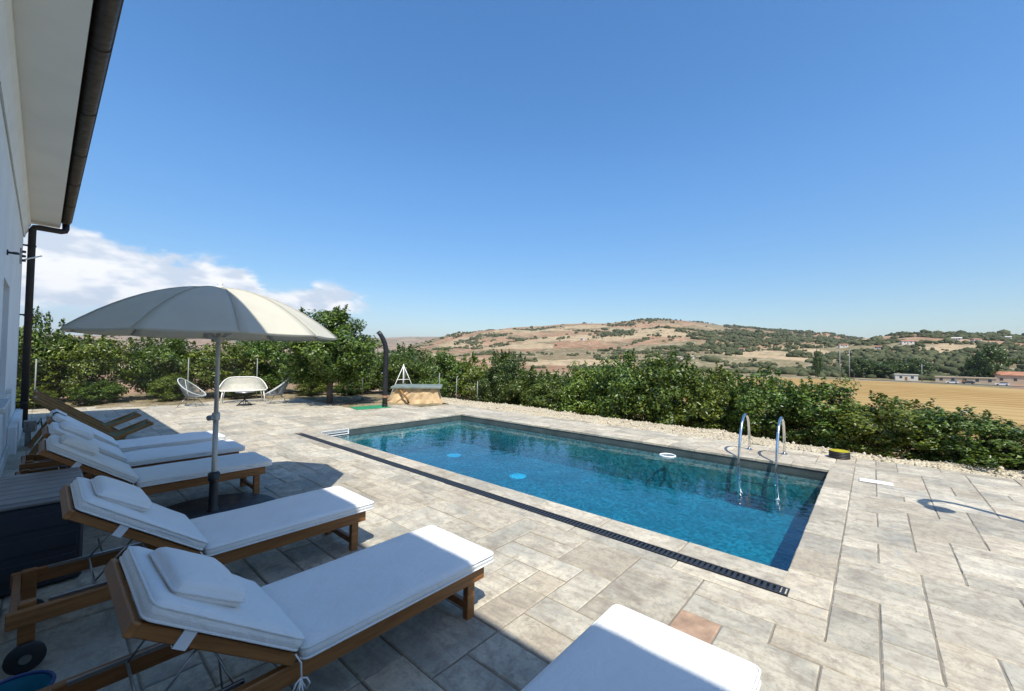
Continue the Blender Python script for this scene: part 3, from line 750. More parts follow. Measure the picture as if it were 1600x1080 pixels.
def lounger(x0, yc, label, seed, rz=0., pillow=True, ang=36., towel=False, LB=.70):
    t = empty('sun_lounger', (x0, yc, 0), R_(rz)); tag(t, label, 'sun lounger', 'sun loungers in a row beside the house')
    q = random.Random(seed); FW = .27; RZ0, RZ1 = .235, .315; HX_ = .79
    for s_ in (-1, 1):
        MB().box((.02, s_ * FW - .018, RZ0), (1.90, s_ * FW + .018, RZ1), .005).build('side_rail', 'teak', t)
        MB().box((1.80, s_ * (FW - .045) - .022, .0), (1.86, s_ * (FW - .045) + .022, .325), .004).build('leg', 'teak', t)
        MB().box((.06, s_ * (FW - .045) - .022, .06), (.12, s_ * (FW - .045) + .022, .335), .004).build('rear_post', 'teak', t)
        wh = MB().lathe([(.0, -.016), (.06, -.016), (.072, -.008), (.072, .008), (.06, .016), (0, .016)], 22)
        wo_ = wh.build('wheel', 'black_plastic', t, 40); wo_.rotation_euler = (R_(90), 0, 0); wo_.location = (.09, s_ * (FW - .002), .074)
        MB().lathe([(0, -.022), (.022, -.022), (.022, .022), (0, .022)], 12).build('hub', 'grey_steel', wo_, 40)
        MB().box((.16, s_ * (FW - .03) - .006, RZ1 - .005), (.62, s_ * (FW - .03) + .006, RZ1 + .012), .001).build('ratchet_track', 'grey_steel', t)
    MB().box((1.81, -FW + .06, .05), (1.845, FW - .06, .095), .004).build('foot_crossbar', 'teak', t)
    MB().box((1.865, -FW + .02, RZ0 + .004), (1.897, FW - .02, RZ1 - .002), .004).build('end_rail', 'teak', t)
    MB().box((.03, -FW + .02, RZ0 + .004), (.06, FW - .02, RZ1 - .003), .004).build('end_rail', 'teak', t)
    for k in range(7): MB().box((.86 + k * .142, -FW + .019, RZ1 - .022), (.94 + k * .142, FW - .019, RZ1 - .002), .003).build('slat', 'teak', t)
    # tilted back
    a = R_(ang)
    bx = Matrix.Translation((HX_, 0, .335)) @ Matrix.Rotation(a, 4, 'Y') @ Matrix.Rotation(math.pi, 4, 'Z')
    def back(mb, name, mat, sm=False, par=None):
        o = mb.build(name, mat, par or t, sm)
        if par is None: o.matrix_basis = bx
        return o
    for s_ in (-1, 1): back(MB().box((0, s_ * .285 - .018, -.024), (LB, s_ * .285 + .018, .02), .004), 'back_rail', 'teak')
    back(MB().box((LB - .005, -.312, -.026), (LB + .022, .312, .022), .005), 'back_end_board', 'teak')
    for k in range(4): back(MB().box((.05 + k * .135, -.266, -.004), (.14 + k * .135, .266, .016), .003), 'back_slat', 'teak')
    # prop rods
    pm = bx @ Vector((.36, 0, -.02))
    for s_ in (-1, 1):
        MB().tube([(pm.x, s_ * .22, pm.z), (pm.x - .16, s_ * .20, RZ1 + .01)], .005, 6).build('prop_rod', 'grey_steel', t, True)
        MB().tube([(pm.x + .02, s_ * .20, pm.z - .02), (pm.x + .15, s_ * .17, .20), (pm.x + .17, s_ * .17, .03)], .004, 6).build('prop_wire', 'grey_steel', t, True)
    MB().tube([(pm.x - .16, -.21, RZ1 + .01), (pm.x - .16, .21, RZ1 + .01)], .006, 6).build('prop_crossbar', 'grey_steel', t, True)
    # cushions
    SL, SW, TH = 1.16, .64, .068
    cs_ = cushion(SL, SW, TH, .032, seed).build('seat_cushion', 'canvas', t, True); cs_.location = (HX_ + .015 + SL / 2, 0, .318 + TH / 2)
    pp = piping(SL - .008, SW - .006, .020).build('piping', 'canvas', cs_, True)
    pp2 = piping(SL - .008, SW - .006, -.022).build('piping', 'canvas', cs_, True)
    BL = LB - .006
    cb = cushion(BL, SW - .01, TH, .032, seed + 20); co_ = cb.build('back_cushion', 'canvas', t, True)
    co_.matrix_basis = bx @ Matrix.Translation((BL / 2 + .012, 0, .022 + TH / 2))
    piping(BL - .008, SW - .016, .020).build('piping', 'canvas', co_, True); piping(BL - .008, SW - .016, -.022).build('piping', 'canvas', co_, True)
    if pillow:
        pw = cushion(.27, .42, .066, .033, seed + 40, .012).build('pillow', 'canvas', t, True)
        pw.matrix_basis = bx @ Matrix.Translation((LB - .185, q.uniform(-.02, .02), .022 + TH + .026)) @ Matrix.Rotation(R_(q.uniform(-2, 2)), 4, 'Z') @ Matrix.Rotation(R_(4), 4, 'Y')
        piping(.275, .425, 0, .005).build('piping', 'canvas', pw, True)
    # strap round the back, cord tied at the hinge
    st = MB()
    for s_ in (-1, 1): st.box((.44, s_ * .3065 - .002, -.030), (.485, s_ * .3065 + .002, .035))
    st.box((.44, -.308, -.031), (.485, .308, -.0275)); back(st, 'strap', 'strap_webbing')
    for s_ in (-1, 1):
        y = s_ * .318; x = HX_ + .01; cd = MB()
        cd.tube([(x - .02, y - s_ * .004, .37), (x, y + s_ * .006, .33), (x + .002, y + s_ * .008, .27)], .0035, 6)
        for e in (-1, 1):
            cd.tube([(x, y + s_ * .008, .272), (x + e * .022, y + s_ * .014, .262), (x + e * .034, y + s_ * .014, .235), (x + e * .022, y + s_ * .01, .215), (x + e * .006, y + s_ * .01, .25), (x, y + s_ * .008, .272)], .0032, 6)
            cd.tube([(x, y + s_ * .008, .27), (x + e * .008, y + s_ * .012, .21), (x + e * .004 - .006, y + s_ * .008, .13 + .03 * e)], .0032, 6)
        cd.build('cord_bow', 'canvas', t, True)
    if towel:
        tw = MB(); n1, n2 = 14, 8; vs = []
        for i in range(n1 + 1):
            for j in range(n2 + 1):
                u = i / n1; v = j / n2; y = -.30 + .26 * v
                if u < .4: p = bx @ Vector((LB - .1 + u / .4 * .13, y, .022 + TH + .012 + .006 * math.sin(9 * v)))
                else:
                    w_ = (u - .4) / .6; p0 = bx @ Vector((LB + .036, y, .09)); p = p0 + Vector((-.02 - .05 * w_ + .01 * math.sin(7 * v + 2 * w_), 0, -.42 * w_))
                vs.append(p)
        tw.add(vs, [(i * (n2 + 1) + j, (i + 1) * (n2 + 1) + j, (i + 1) * (n2 + 1) + j + 1, i * (n2 + 1) + j + 1) for i in range(n1) for j in range(n2)])
        o = tw.build('towel', 'canvas', None, True); o.modifiers.new('t', 'SOLIDIFY').thickness = .006
        o.location = t.location; tag(o, 'white towel hanging over the head of the farthest cushioned lounger', 'towel')
    return t
lounger(-.03, .66, 'lounger in the bottom foreground with only its white foot end in view', 1)
lounger(-.06, 2.10, 'nearest complete teak lounger with white cushion and pillow, foot end in sun', 2, LB=.625)
lounger(-.10, 3.44, 'second complete teak lounger from the camera, in front of the parasol pole', 3)
lounger(-.19, 5.48, 'teak lounger just behind the parasol pole, wholly in shade', 4)
lounger(-.17, 6.50, 'teak lounger fourth from the camera with its foot end half in sun', 5)
lounger(-.15, 7.46, 'farthest cushioned teak lounger without a pillow', 6, 0, False, 38., True)
# bare sling deck chairs behind
def deckchair(x, y, label, rz=0):
    t = empty('deck_chair', (x, y, 0), R_(rz)); tag(t, label, 'deck chair', 'folding wooden deck chairs')
    for s_ in (-1, 1):
        MB().bar((-.12, s_ * .29, .92), (.98, s_ * .29, .06), .03, .05).build('back_rail', 'old_wood', t)
        MB().bar((.22, s_ * .25, .03), (1.18, s_ * .25, .44), .028, .045).build('seat_rail', 'old_wood', t)
        MB().bar((-.14, s_ * .22, .04), (.20, s_ * .315, .66), .024, .035).build('prop_leg', 'old_wood', t)
    MB().tube([(-.10, -.31, .905), (-.10, .31, .905)], .02, 10).build('top_bar', 'old_wood', t, True)
    MB().tube([(1.16, -.27, .432), (1.16, .27, .432)], .02, 10).build('front_bar', 'old_wood', t, True)
    MB().tube([(.95, -.28, .083), (.95, .28, .083)], .016, 10).build('foot_bar', 'old_wood', t, True)
    MB().tube([(-.12, -.22, .06), (-.12, .22, .06)], .016, 10).build('rear_bar', 'old_wood', t, True)
    vs = []; n1 = 16
    P = [(-.10, .925), (.10, .68), (.35, .43), (.55, .31), (.75, .28), (.95, .335), (1.16, .452)]
    for i in range(n1 + 1):
        u = i / n1 * (len(P) - 1); k = min(int(u), len(P) - 2); f = u - k
        px, pz = P[k][0] + (P[k + 1][0] - P[k][0]) * f, P[k][1] + (P[k + 1][1] - P[k][1]) * f
        for yv in (-.235, -.1, .1, .235): vs.append((px, yv, pz - (.02 if abs(yv) < .2 else 0)))
    sl = MB().add(vs, [(i * 4 + j, (i + 1) * 4 + j, (i + 1) * 4 + j + 1, i * 4 + j + 1) for i in range(n1) for j in range(3)]).build('sling', 'olive_canvas', t, True)
    sl.modifiers.new('t', 'SOLIDIFY').thickness = .004
deckchair(.05, 9.05, 'nearer of two old wooden sling deck chairs behind the loungers')
deckchair(.05, 10.35, 'farther of two old wooden sling deck chairs behind the loungers')

# ================================================================== parasol
PXc, PYc = 1.135, 4.82
pa = empty('parasol', (PXc, PYc, 0)); tag(pa, 'large off-white domed parasol on a grey pole between the loungers', 'parasol')
NR = 10; RAD = 1.07; ZR, ZT = 1.775, 2.235
def can(u, a, ph):
    """point on canopy: u radial 0..1, a 0..1 across panel"""
    th = ph + 2 * math.pi / NR * a
    k = math.cos(math.pi / NR) / math.cos((a - .5) * 2 * math.pi / NR)
    rr_ = RAD * u * (1 + (k - 1) * 1.0)
    z = ZR + (ZT - ZR) * (1 - (.06 * u + .94 * u ** 2.1)) - .010 * u * math.sin(math.pi * a) * (1 - .3 * u)
    return Vector((rr_ * math.cos(th), rr_ * math.sin(th), z))
tilt = Matrix.Translation((0, 0, ZR)) @ Matrix.Rotation(R_(.0), 4, 'Y') @ Matrix.Translation((0, 0, -ZR))
PH0 = R_(-90 - 6)
for k in range(NR):
    ph = PH0 + 2 * math.pi / NR * k; vs = []; n1, n2 = 12, 8
    for i in range(n1 + 1):
        for j in range(n2 + 1): vs.append(can(max(.02, i / n1), j / n2, ph))
    for j in range(n2 + 1): # short valance
        p = can(1, j / n2, ph); p.z -= .016 + .004 * math.sin(math.pi * j / n2); vs.append(p)
    W = n2 + 1
    p_ = MB().add(vs, [(i * W + j, (i + 1) * W + j, (i + 1) * W + j + 1, i * W + j + 1) for i in range(n1 + 1) for j in range(n2)]).build('canopy_panel', 'parasol', pa, 32)
    p_.modifiers.new('t', 'SOLIDIFY').thickness = .002
    rib = [can(u, 0, ph) - Vector((0, 0, .012)) for u in np.linspace(.04, .985, 10)]
    MB().tube(rib, .006, 6).build('rib', 'pole_paint', pa, True)
    mid = can(.5, 0, ph) - Vector((0, 0, .014)); MB().tube([(.03 * math.cos(ph), .03 * math.sin(ph), 1.74), mid], .005, 6).build('strut', 'pole_paint', pa, True)
    seam = [can(u, 0, ph) + Vector((0, 0, .0025)) for u in np.linspace(.03, 1, 12)]
    MB().tube(seam, .0035, 5).build('seam', 'parasol', pa, True)
MB().lathe([(.0, ZT - .02), (.045, ZT - .012), (.04, ZT + .012), (.018, ZT + .018), (.024, ZT + .034), (.018, ZT + .055), (0, ZT + .06)], 18).build('finial', 'white_plastic', pa, 50)
MB().tube([(0, 0, .9), (0, 0, ZT - .02)], .019, 14).build('upper_pole', 'pole_paint', pa, True)
MB().tube([(0, 0, .06), (0, 0, .99)], .0235, 14).build('lower_pole', 'pole_paint', pa, True)
MB().lathe([(.024, .94), (.034, .945), (.034, 1.01), (.022, 1.02)], 16).build('pole_clamp', 'pole_paint', pa, 50)
MB().tube([(-.02, -.02, .975), (-.055, -.05, .975)], .008, 8).tube([(-.05, -.045, .975), (-.072, -.064, .975)], .026, 12).build('clamp_knob', 'grey_steel', pa, 40)
MB().lathe([(.03, 1.70), (.045, 1.705), (.045, 1.76), (.03, 1.765)], 16).build('runner', 'pole_paint', pa, 50)
MB().lathe([(.55, .0), (.56, .01), (.56, .045), (.54, .06), (.08, .065), (.06, .07), (0, .07)], 40).build('base', 'dark_grey_plastic', pa, 40)
MB().lathe([(.05, .07), (.045, .09), (.038, .10), (.036, .36), (.05, .365), (.05, .43), (.04, .44), (.024, .445)], 18).build('base_sleeve', 'black_plastic', pa, 50)

# ================================================================== seating group
def string_chair(x, y, rz, label):
    t = empty('string_chair', (x, y, 0), rz); tag(t, label, 'chair', 'grey woven string chairs')
    til = Matrix.Translation((0, 0, .56)) @ Matrix.Rotation(R_(-38), 4, 'Y')
    def rim(a): return til @ Vector((.42 * math.cos(a) - .02, .37 * math.sin(a), .02 * math.cos(2 * a)))
    def low(a): return Vector((-.02 + .13 * math.cos(a), .12 * math.sin(a), .27))
    A = np.linspace(0, 2 * math.pi, 36, endpoint=False)
    MB().tube([rim(a) for a in A], .013, 8, True).build('rim', 'pale_rim', t, True)
    MB().tube([low(a) for a in A], .009, 6, True).build('seat_ring', 'grey_string', t, True)
    sm = MB()
    for a in np.linspace(0, 2 * math.pi, 64, endpoint=False):
        p, q = rim(a), low(a); m = (p + q) / 2; o_ = Vector((m.x + .02, m.y, 0)); 
        if o_.length > .01: m = m + o_.normalized() * .035 - Vector((0, 0, .03))
        sm.tube([p, p * .45 + m * .55 - Vector((0, 0, .01)), m * .5 + q * .5 - Vector((0, 0, .01)), q], .0056, 4, caps=False)
    tag(sm.build('string_weave', 'grey_string', t), kind='stuff')
    for a in (45, 135, 225, 315):
        a = R_(a); MB().tube([(-.02 + .12 * math.cos(a), .11 * math.sin(a), .27), (.34 * math.cos(a), .32 * math.sin(a), .0)], .009, 6).build('leg', 'grey_steel', t, True)
    # two frame ribs under the basket
    for a in (0.6, -0.6, 2.5, -2.5): MB().tube([rim(a), (rim(a) + low(a)) / 2 + Vector((0, 0, -.05)), low(a)], .009, 6).build('frame_rib', 'pale_rim', t, True)
string_chair(2.95, 15.25, R_(146), 'grey string basket chair left of the parasol pole, opening towards the pool')
string_chair(5.05, 14.4, R_(-22), 'grey string basket chair right of the white loveseat, seen from its side')
sf = empty('loveseat', (4.33, 15.35, 0), R_(-14)); tag(sf, 'white string-backed garden loveseat on the far deck', 'loveseat')
def rail(v):  # v -1..1 arm to arm, round the back
    return Vector((.66 * v, .30 - .50 * abs(v) ** 4, .45 + .36 * (1 - abs(v) ** 5.0)))
def seat(v): return Vector((.59 * v, .18 - .38 * abs(v) ** 5, .38))
def txs(n): return list(np.linspace(-1, 1, n))
T = txs(61)
MB().tube([rail(t) for t in T] + [Vector((.60, -.26, .40)), Vector((0, -.28, .385)), Vector((-.60, -.26, .40))], .017, 8, True).build('rim', 'white_metal', sf, True)
MB().tube([seat(t) for t in T], .012, 8).build('seat_frame', 'white_metal', sf, True)
ss = MB()
for t in txs(66)[1:-1]: ss.tube([rail(t), (rail(t) + seat(t)) / 2 + Vector((0, .02, -.01)), seat(t)], .0078, 4, caps=False)
tag(ss.build('back_strings', 'white_string', sf), kind='stuff')
s2 = MB()
for x in np.linspace(-.56, .56, 38): s2.tube([(x, -.275, .39), (x, -.05, .37), (x, .16, .38)], .0075, 4, caps=False)
tag(s2.build('seat_strings', 'white_string', sf), kind='stuff')
for x, y, dx, dy in ((-.55, -.24, -.05, -.05), (.55, -.24, .05, -.05), (-.50, .14, -.05, .06), (.50, .14, .05, .06)):
    MB().tube([(x, y, .38), (x + dx, y + dy, 0)], [.017, .013], 8).build('leg', 'white_metal', sf, True)
tb = empty('side_table', (4.12, 14.45, 0)); tag(tb, 'small low round table with crossed dark legs before the loveseat', 'table')
MB().lathe([(0, .395), (.25, .395), (.255, .405), (.25, .415), (0, .415)], 28).build('table_top', 'grey_steel', tb, 40)
for a in (20, 80, 140, 200, 260, 320):
    a = R_(a); MB().tube([(.20 * math.cos(a), .20 * math.sin(a), .395), (.03 * math.cos(a + .5), .03 * math.sin(a + .5), .2), (-.22 * math.cos(a - .25), -.22 * math.sin(a - .25), .0)], .009, 6).build('leg', 'black_plastic', tb, True)
MB().tube([(.2 * math.cos(a), .2 * math.sin(a), .012) for a in np.linspace(0, 2 * math.pi, 24, endpoint=False)], .008, 6, True).build('floor_ring', 'black_plastic', tb, True)

# ================================================================== shower, mat, well, fence
def solar_shower(x, y, rz, label, name='solar_shower'):
    t = empty(name, (x, y, 0), rz); tag(t, label, 'shower')
    P = [(0, 0, .02)] + [(0, 0, z) for z in (.4, .8, 1.2, 1.5, 1.7)] + [(.01, 0, 1.82), (.045, 0, 1.97), (.10, 0, 2.10), (.165, 0, 2.21), (.24, 0, 2.31)]
    MB().tube(P, [.075] * 6 + [.074, .072, .07, .066, .06], 14).build('column', 'black_plastic', t, True)
    MB().lathe([(.11, 0), (.11, .015), (.085, .02), (.085, .10), (.076, .11)], 18).build('foot', 'black_plastic', t, 40)
    MB().lathe([(0, -.035), (.05, -.03), (.055, -.015), (.02, 0), (0, 0)], 16, (.24, 0, 2.27)).build('shower_head', 'grey_steel', t, 40)
    MB().tube([(.07, 0, 1.05), (.12, 0, 1.05)], .016, 8).tube([(.12, -.03, 1.05), (.12, .03, 1.05)], .012, 8).build('mixer_tap', 'steel', t, True)
    MB().lathe([(.078, .30), (.08, .305), (.08, .36), (.078, .365)], 16).build('red_ring', 'terracotta', t, 40)
    return t
solar_shower(6.93, 11.2, R_(150), 'tall black solar shower column with a curved top beyond the pool')
MB_m = empty('foot_mat', (6.70, 11.42, 0), R_(-8)); tag(MB_m, 'flat green plastic mat beside the black shower', 'mat')
MB().box((-.62, -.30, .002), (.42, .30, .022), .008).build('tray', 'green_plastic', MB_m)
for k in range(9): MB().box((-.58 + k * .11, -.27, .0215), (-.53 + k * .11, .27, .03), .003).build('rib', 'green_plastic', MB_m)
# garden shower outside the frame on the right, its hooked shadow falls on the deck
gs = empty('garden_shower', (6.22, -1.83, 0), R_(58)); tag(gs, 'hooked pole whose shadow lies on the deck at the right edge', 'shower')
MB().tube([(0, 0, 0), (0, 0, 1.9), (0, .015, 2.1), (0, .07, 2.25), (0, .17, 2.33), (0, .28, 2.33), (0, .37, 2.26), (0, .42, 2.14), (0, .42, 2.02)], .042, 10).build('pole', 'black_plastic', gs, True)
MB().lathe([(0, 1.97), (.12, 1.975), (.12, 1.99), (.03, 2.03), (0, 2.03)], 20, (0, .42, 0)).build('shower_head', 'black_plastic', gs, 40)
MB().lathe([(.13, 0), (.13, .02), (.05, .03)], 18).build('foot', 'black_plastic', gs, 40)
# well
we = empty('well', (8.75, 12.05, -.05), R_(-41)); tag(we, 'low tan plastered well with a grey-green slab lid', 'well')
bw = MB(); q = random.Random(3); vs = []; NN = 14; lev = [(0, 1.18), (.16, 1.06), (.34, 1.0), (.52, .97)]
for z, s_ in lev:
    for k in range(NN * 4):
        sd_ = k // NN; f = (k % NN) / NN; hx, hy = .74 * s_, .55 * s_
        p = [(-hx + 2 * hx * f, -hy), (hx, -hy + 2 * hy * f), (hx - 2 * hx * f, hy), (-hx, hy - 2 * hy * f)][sd_]
        j_ = .045 * (1.2 - z); vs.append((p[0] + q.uniform(-j_, j_) - (.18 * (1 - z / .52) if p[0] < 0 else 0), p[1] + q.uniform(-j_, j_), z))
M_ = NN * 4
bw.add(vs, [(l * M_ + k, l * M_ + (k + 1) % M_, (l + 1) * M_ + (k + 1) % M_, (l + 1) * M_ + k) for l in range(3) for k in range(M_)] + [tuple(3 * M_ + k for k in range(M_))])
bw.build('body', 'tan_render', we)
MB().box((-.84, -.64, .525), (.84, .64, .60), .012).build('lid', 'lid_slab', we)
MB().tube([(-.55, -.57, .50), (-.42, -.72, .36), (-.28, -.76, .22), (-.22, -.74, .05)], .035, 10).build('outlet_pipe', 'old_wood', we, True)
hz_ = MB().tube([(5.95, 12.6, .03), (6.2, 12.45, .04), (6.6, 12.7, .03), (6.9, 12.9, .05), (7.4, 13.3, .05), (7.6, 13.8, .04)], .022, 8).build('garden_hose', 'hose_black', None, True); tag(hz_, 'black hose lying on the soil between tree and shower', 'hose')
# soil bed and gravel border with relief
def grid_patch(name, x0, x1, y0, y1, step, zf, mat, kind='structure'):
    xs = np.arange(x0, x1 + step / 2, step); ys = np.arange(y0, y1 + step / 2, step); X, Y = np.meshgrid(xs, ys); Z = zf(X, Y)
    n0, n1 = X.shape; ii = np.arange(n0 * n1).reshape(n0, n1)
    f = np.stack([ii[:-1, :-1], ii[:-1, 1:], ii[1:, 1:], ii[1:, :-1]], -1).reshape(-1, 4)
    keep = (Z.reshape(-1)[f] > -5).all(1)
    return tag(link(name, np_mesh(name, np.stack([X, Y, Z], -1).reshape(-1, 3), f[keep], True), mat), kind=kind)
def zs(X, Y):
    z = -.05 + (fbm(X * 1.3, Y * 1.3, 5, 5) - .5) * .16
    indeck = (X < 6.1) & (Y < 16.2 - .14 * X) | (X < 7.7) & (Y < 11.4) 
    z = np.where(indeck, -.12, z)
    s = np.maximum(X - 9.7, Y - 20.5); return z - .9 * sstep(0, 2.6, s) + .03
grid_patch('soil_bed', -6, 12.2, 10.55, 23, .1, zs, 'soil')
def zg(X, Y):
    e = 9.45 + .5 * sstep(.5, 4, Y) + (fbm(Y * .8, X * 0 + 3, 3, 2) - .5) * .5
    z = -.02 + (fbm(X * 2.6, Y * 2.6, 5, 8) - .5) * .10
    return z + .05 * sstep(9.0, 9.5, X) - 1.0 * sstep(0, 1.6, X - e)
grid_patch('gravel_border', 9.03, 12.0, -4.5, 12.4, .06, zg, 'gravel')
# loose stones on the border
ico = bmesh.new(); bmesh.ops.create_icosphere(ico, subdivisions=1, radius=1); IV = np.array([v.co[:] for v in ico.verts]); IF = np.array([[v.index for v in f.verts] for f in ico.faces]); ico.free()
V = []; Fc = []; off = 0; n_s = 5200
gx = rng.uniform(9.02, 10.5, n_s); gy = rng.uniform(-4, 12, n_s); gz = zg(gx, gy); gr = rng.gamma(2., .0048, n_s) + .004
for k in range(n_s):
    V.append(IV * gr[k] * rng.uniform(.6, 1.2, (1, 3)) * (1 + rng.uniform(-.18, .18, (42 if len(IV) == 42 else len(IV), 1))) + (gx[k], gy[k], gz[k] + gr[k] * .3)); Fc.append(IF + off); off += len(IV)
tag(link('loose_gravel', np_mesh('loose_gravel', np.concatenate(V), np.concatenate(Fc)), 'chip'), kind='stuff')
# fence at the back with posts and diamond mesh
fe = empty('wire_fence', (2.5, 17.1, 0)); tag(fe, 'wire mesh fence with thin grey posts in front of the citrus trees', 'fence')
FP = [(-2.6, 17.6), (-.1, 17.35), (3.15, 16.75), (5.05, 16.45), (8.4, 15.2), (9.25, 13.6), (9.9, 12.3), (10.15, 11.6), (10.35, 10.7)]
FH = [1.35, 1.35, 1.4, 1.42, 1.25, 1.1, .95, .8, .7]
def fb(mb, name, mat, sm=True):
    o = mb.build(name, mat, None, sm); o.parent = fe; o.matrix_parent_inverse = fe.matrix_basis.inverted(); return o
for (x, y), hh in zip(FP, FH): fb(MB().tube([(x, y, -.1), (x, y, hh)], .017, 8), 'post', 'galvanised')
for zf_ in (.1, .5, .97):
    fb(MB().tube([(x, y, hh * zf_) for (x, y), hh in zip(FP, FH)], .004, 4), 'line_wire', 'wire')
for k in range(3):
    (xa, ya), (xb, yb) = FP[k], FP[k + 1]; l = math.hypot(xb - xa, yb - ya); ms = MB(); stp = .085; H_ = 1.3
    for s_ in (-1, 1):
        c = -H_
        while c < l + H_:
            pts = []
            for zz in (0., H_):
                u = c + s_ * (zz - H_ / 2) + H_ / 2; pts.append((u, zz))
            (u0, z0), (u1, z1) = pts
            # clip to 0..l
            def cl(u0, z0, u1, z1):
                t0, t1 = 0., 1.
                d = u1 - u0
                for lo_, hi_ in ((0, l),):
                    if abs(d) < 1e-9: return None
                    ta, tb = (lo_ - u0) / d, (hi_ - u0) / d
                    if ta > tb: ta, tb = tb, ta
                    t0, t1 = max(t0, ta), min(t1, tb)
                if t0 >= t1: return None
                return [(u0 + d * t, z0 + (z1 - z0) * t) for t in (t0, t1)]
            r_ = cl(u0, z0, u1, z1)
            if r_: ms.tube([(xa + (xb - xa) * u / l, ya + (yb - ya) * u / l, z + .02) for u, z in r_], .0017, 3, caps=False)
            c += stp
    tag(fb(ms, 'mesh_panel', 'wire', False), kind='stuff')
# white corner brace
br = empty('fence_brace', (9.02, 13.35, 0)); tag(br, 'white tripod brace of thin poles behind the well', 'brace')
MB().tube([(0, 0, -.1), (0, 0, 1.27)], .017, 8).build('post', 'white_metal', br, True)
MB().tube([(0, 0, 1.22), (-.62, -.12, .12)], .014, 8).build('strut', 'white_metal', br, True)
MB().tube([(0, 0, 1.22), (.38, -.30, .12)], .014, 8).build('strut', 'white_metal', br, True)
MB().tube([(-.30, -.06, .69), (.19, -.15, .69)], .014, 8).build('crossbar', 'white_metal', br, True)

# ================================================================== trees
def crown_mesh(name, seed, rx, ry, rz, nl, leaf=.085, clusters=70, shoots=10, low=0.):
    """leaf-sized folded blades gathered in clumps through the crown volume, centred on the origin"""
    q = np.random.default_rng(seed)
    d = q.normal(size=(clusters, 3)); d /= np.linalg.norm(d, axis=1)[:, None]
    rad = q.uniform(.45, 1.0, clusters) ** .7
    lump = 1 + .22 * np.sin(d[:, 0] * 3 + seed) * np.cos(d[:, 1] * 4 + seed * 2) + q.uniform(-.12, .12, clusters)
    C = d * (rad * lump)[:, None] * (rx, ry, rz); cr = q.uniform(.14, .27, clusters) * min(rx, ry, rz) * 1.05
    P = []; O = []
    per = nl // (clusters + shoots)
    for c, r in zip(C, cr):
        n = int(per * (r / cr.mean()) ** 1.6); e = q.normal(size=(n, 3)); e /= np.linalg.norm(e, axis=1)[:, None]
        P.append(c + e * r * q.uniform(.55, 1.08, (n, 1)) * (1, 1, .85)); O.append(e * .8 + c / (rx, ry, rz) * .5 + (0, 0, .35))
    for s in range(shoots):
        a = q.uniform(0, 6.28); b = q.uniform(0, .75); st = np.array([math.cos(a) * b * rx, math.sin(a) * b * ry, math.sqrt(1 - b * b) * rz * .85])
        ln = q.uniform(.2, .5) * rz; n = int(per * .45); t = q.uniform(0, 1, (n, 1)); dr_ = np.array([math.cos(a) * .25, math.sin(a) * .25, 1.])
        P.append(st + dr_ * ln * t + q.normal(size=(n, 3)) * .055 * (1.2 - t)); O.append(q.normal(size=(n, 3)) + (0, 0, .5))
    P = np.concatenate(P); O = np.concatenate(O); n = len(P)
    k = P[:, 2] > -rz * .96; P = P[k]; O = O[k]; n = len(P)
    O += q.normal(size=(n, 3)) * .55; O /= np.linalg.norm(O, axis=1)[:, None]
    t = q.normal(size=(n, 3)); t -= O * (t * O).sum(1)[:, None]; t /= np.linalg.norm(t, axis=1)[:, None]; b = np.cross(O, t)
    s = leaf * q.uniform(.65, 1.25, (n, 1))
    v = np.stack([P - t * s * .5, P + b * s * .27 + O * s * .09, P + t * s * .5 - O * s * .06, P - b * s * .27 + O * s * .09], 1).reshape(-1, 3)
    i = np.arange(n)[:, None] * 4
    f = np.concatenate([i + (0, 1, 2), i + (0, 2, 3)])
    # keep islands: shared verts inside a leaf
    return np_mesh(name, v, f)
def trunk_mesh(name, seed, h, r0, spread, top):
    q = random.Random(seed); mb = MB(); b = Vector((0, 0, -.15)); P = [b, Vector((q.uniform(-.03, .03), q.uniform(-.03, .03), h * .5)), Vector((q.uniform(-.05, .05), q.uniform(-.05, .05), h))]
    mb.tube(P, [r0 * 1.25, r0, r0 * .85], 10)
    for k in range(6):
        a = k * 1.05 + q.uniform(-.3, .3); e = P[2] + Vector((math.cos(a) * spread * q.uniform(.5, .8), math.sin(a) * spread * q.uniform(.5, .8), top * q.uniform(.35, .8)))
        m = P[2] * .5 + e * .5 + Vector((0, 0, .06)); mb.tube([P[2] - Vector((0, 0, .05)), m, e], [r0 * .55, r0 * .38, r0 * .15], 7)
    return mb.mesh(name, True)
CM = [crown_mesh('crown', 10 + k, 1.0, 1.0, 1.0, 10500, .09, 84 + 5 * k, 9 + k) for k in range(5)]
CMB = crown_mesh('crown', 40, 1.0, 1.0, 1.0, 21000, .08, 130, 14)
CMF = [crown_mesh('crown', 60 + k, 1.0, 1.0, 1.0, 4200, .15, 60, 6) for k in range(2)]
TM = [trunk_mesh('trunk', k, .55, .07, 1.0, 1.4) for k in range(3)]
ti = [0]
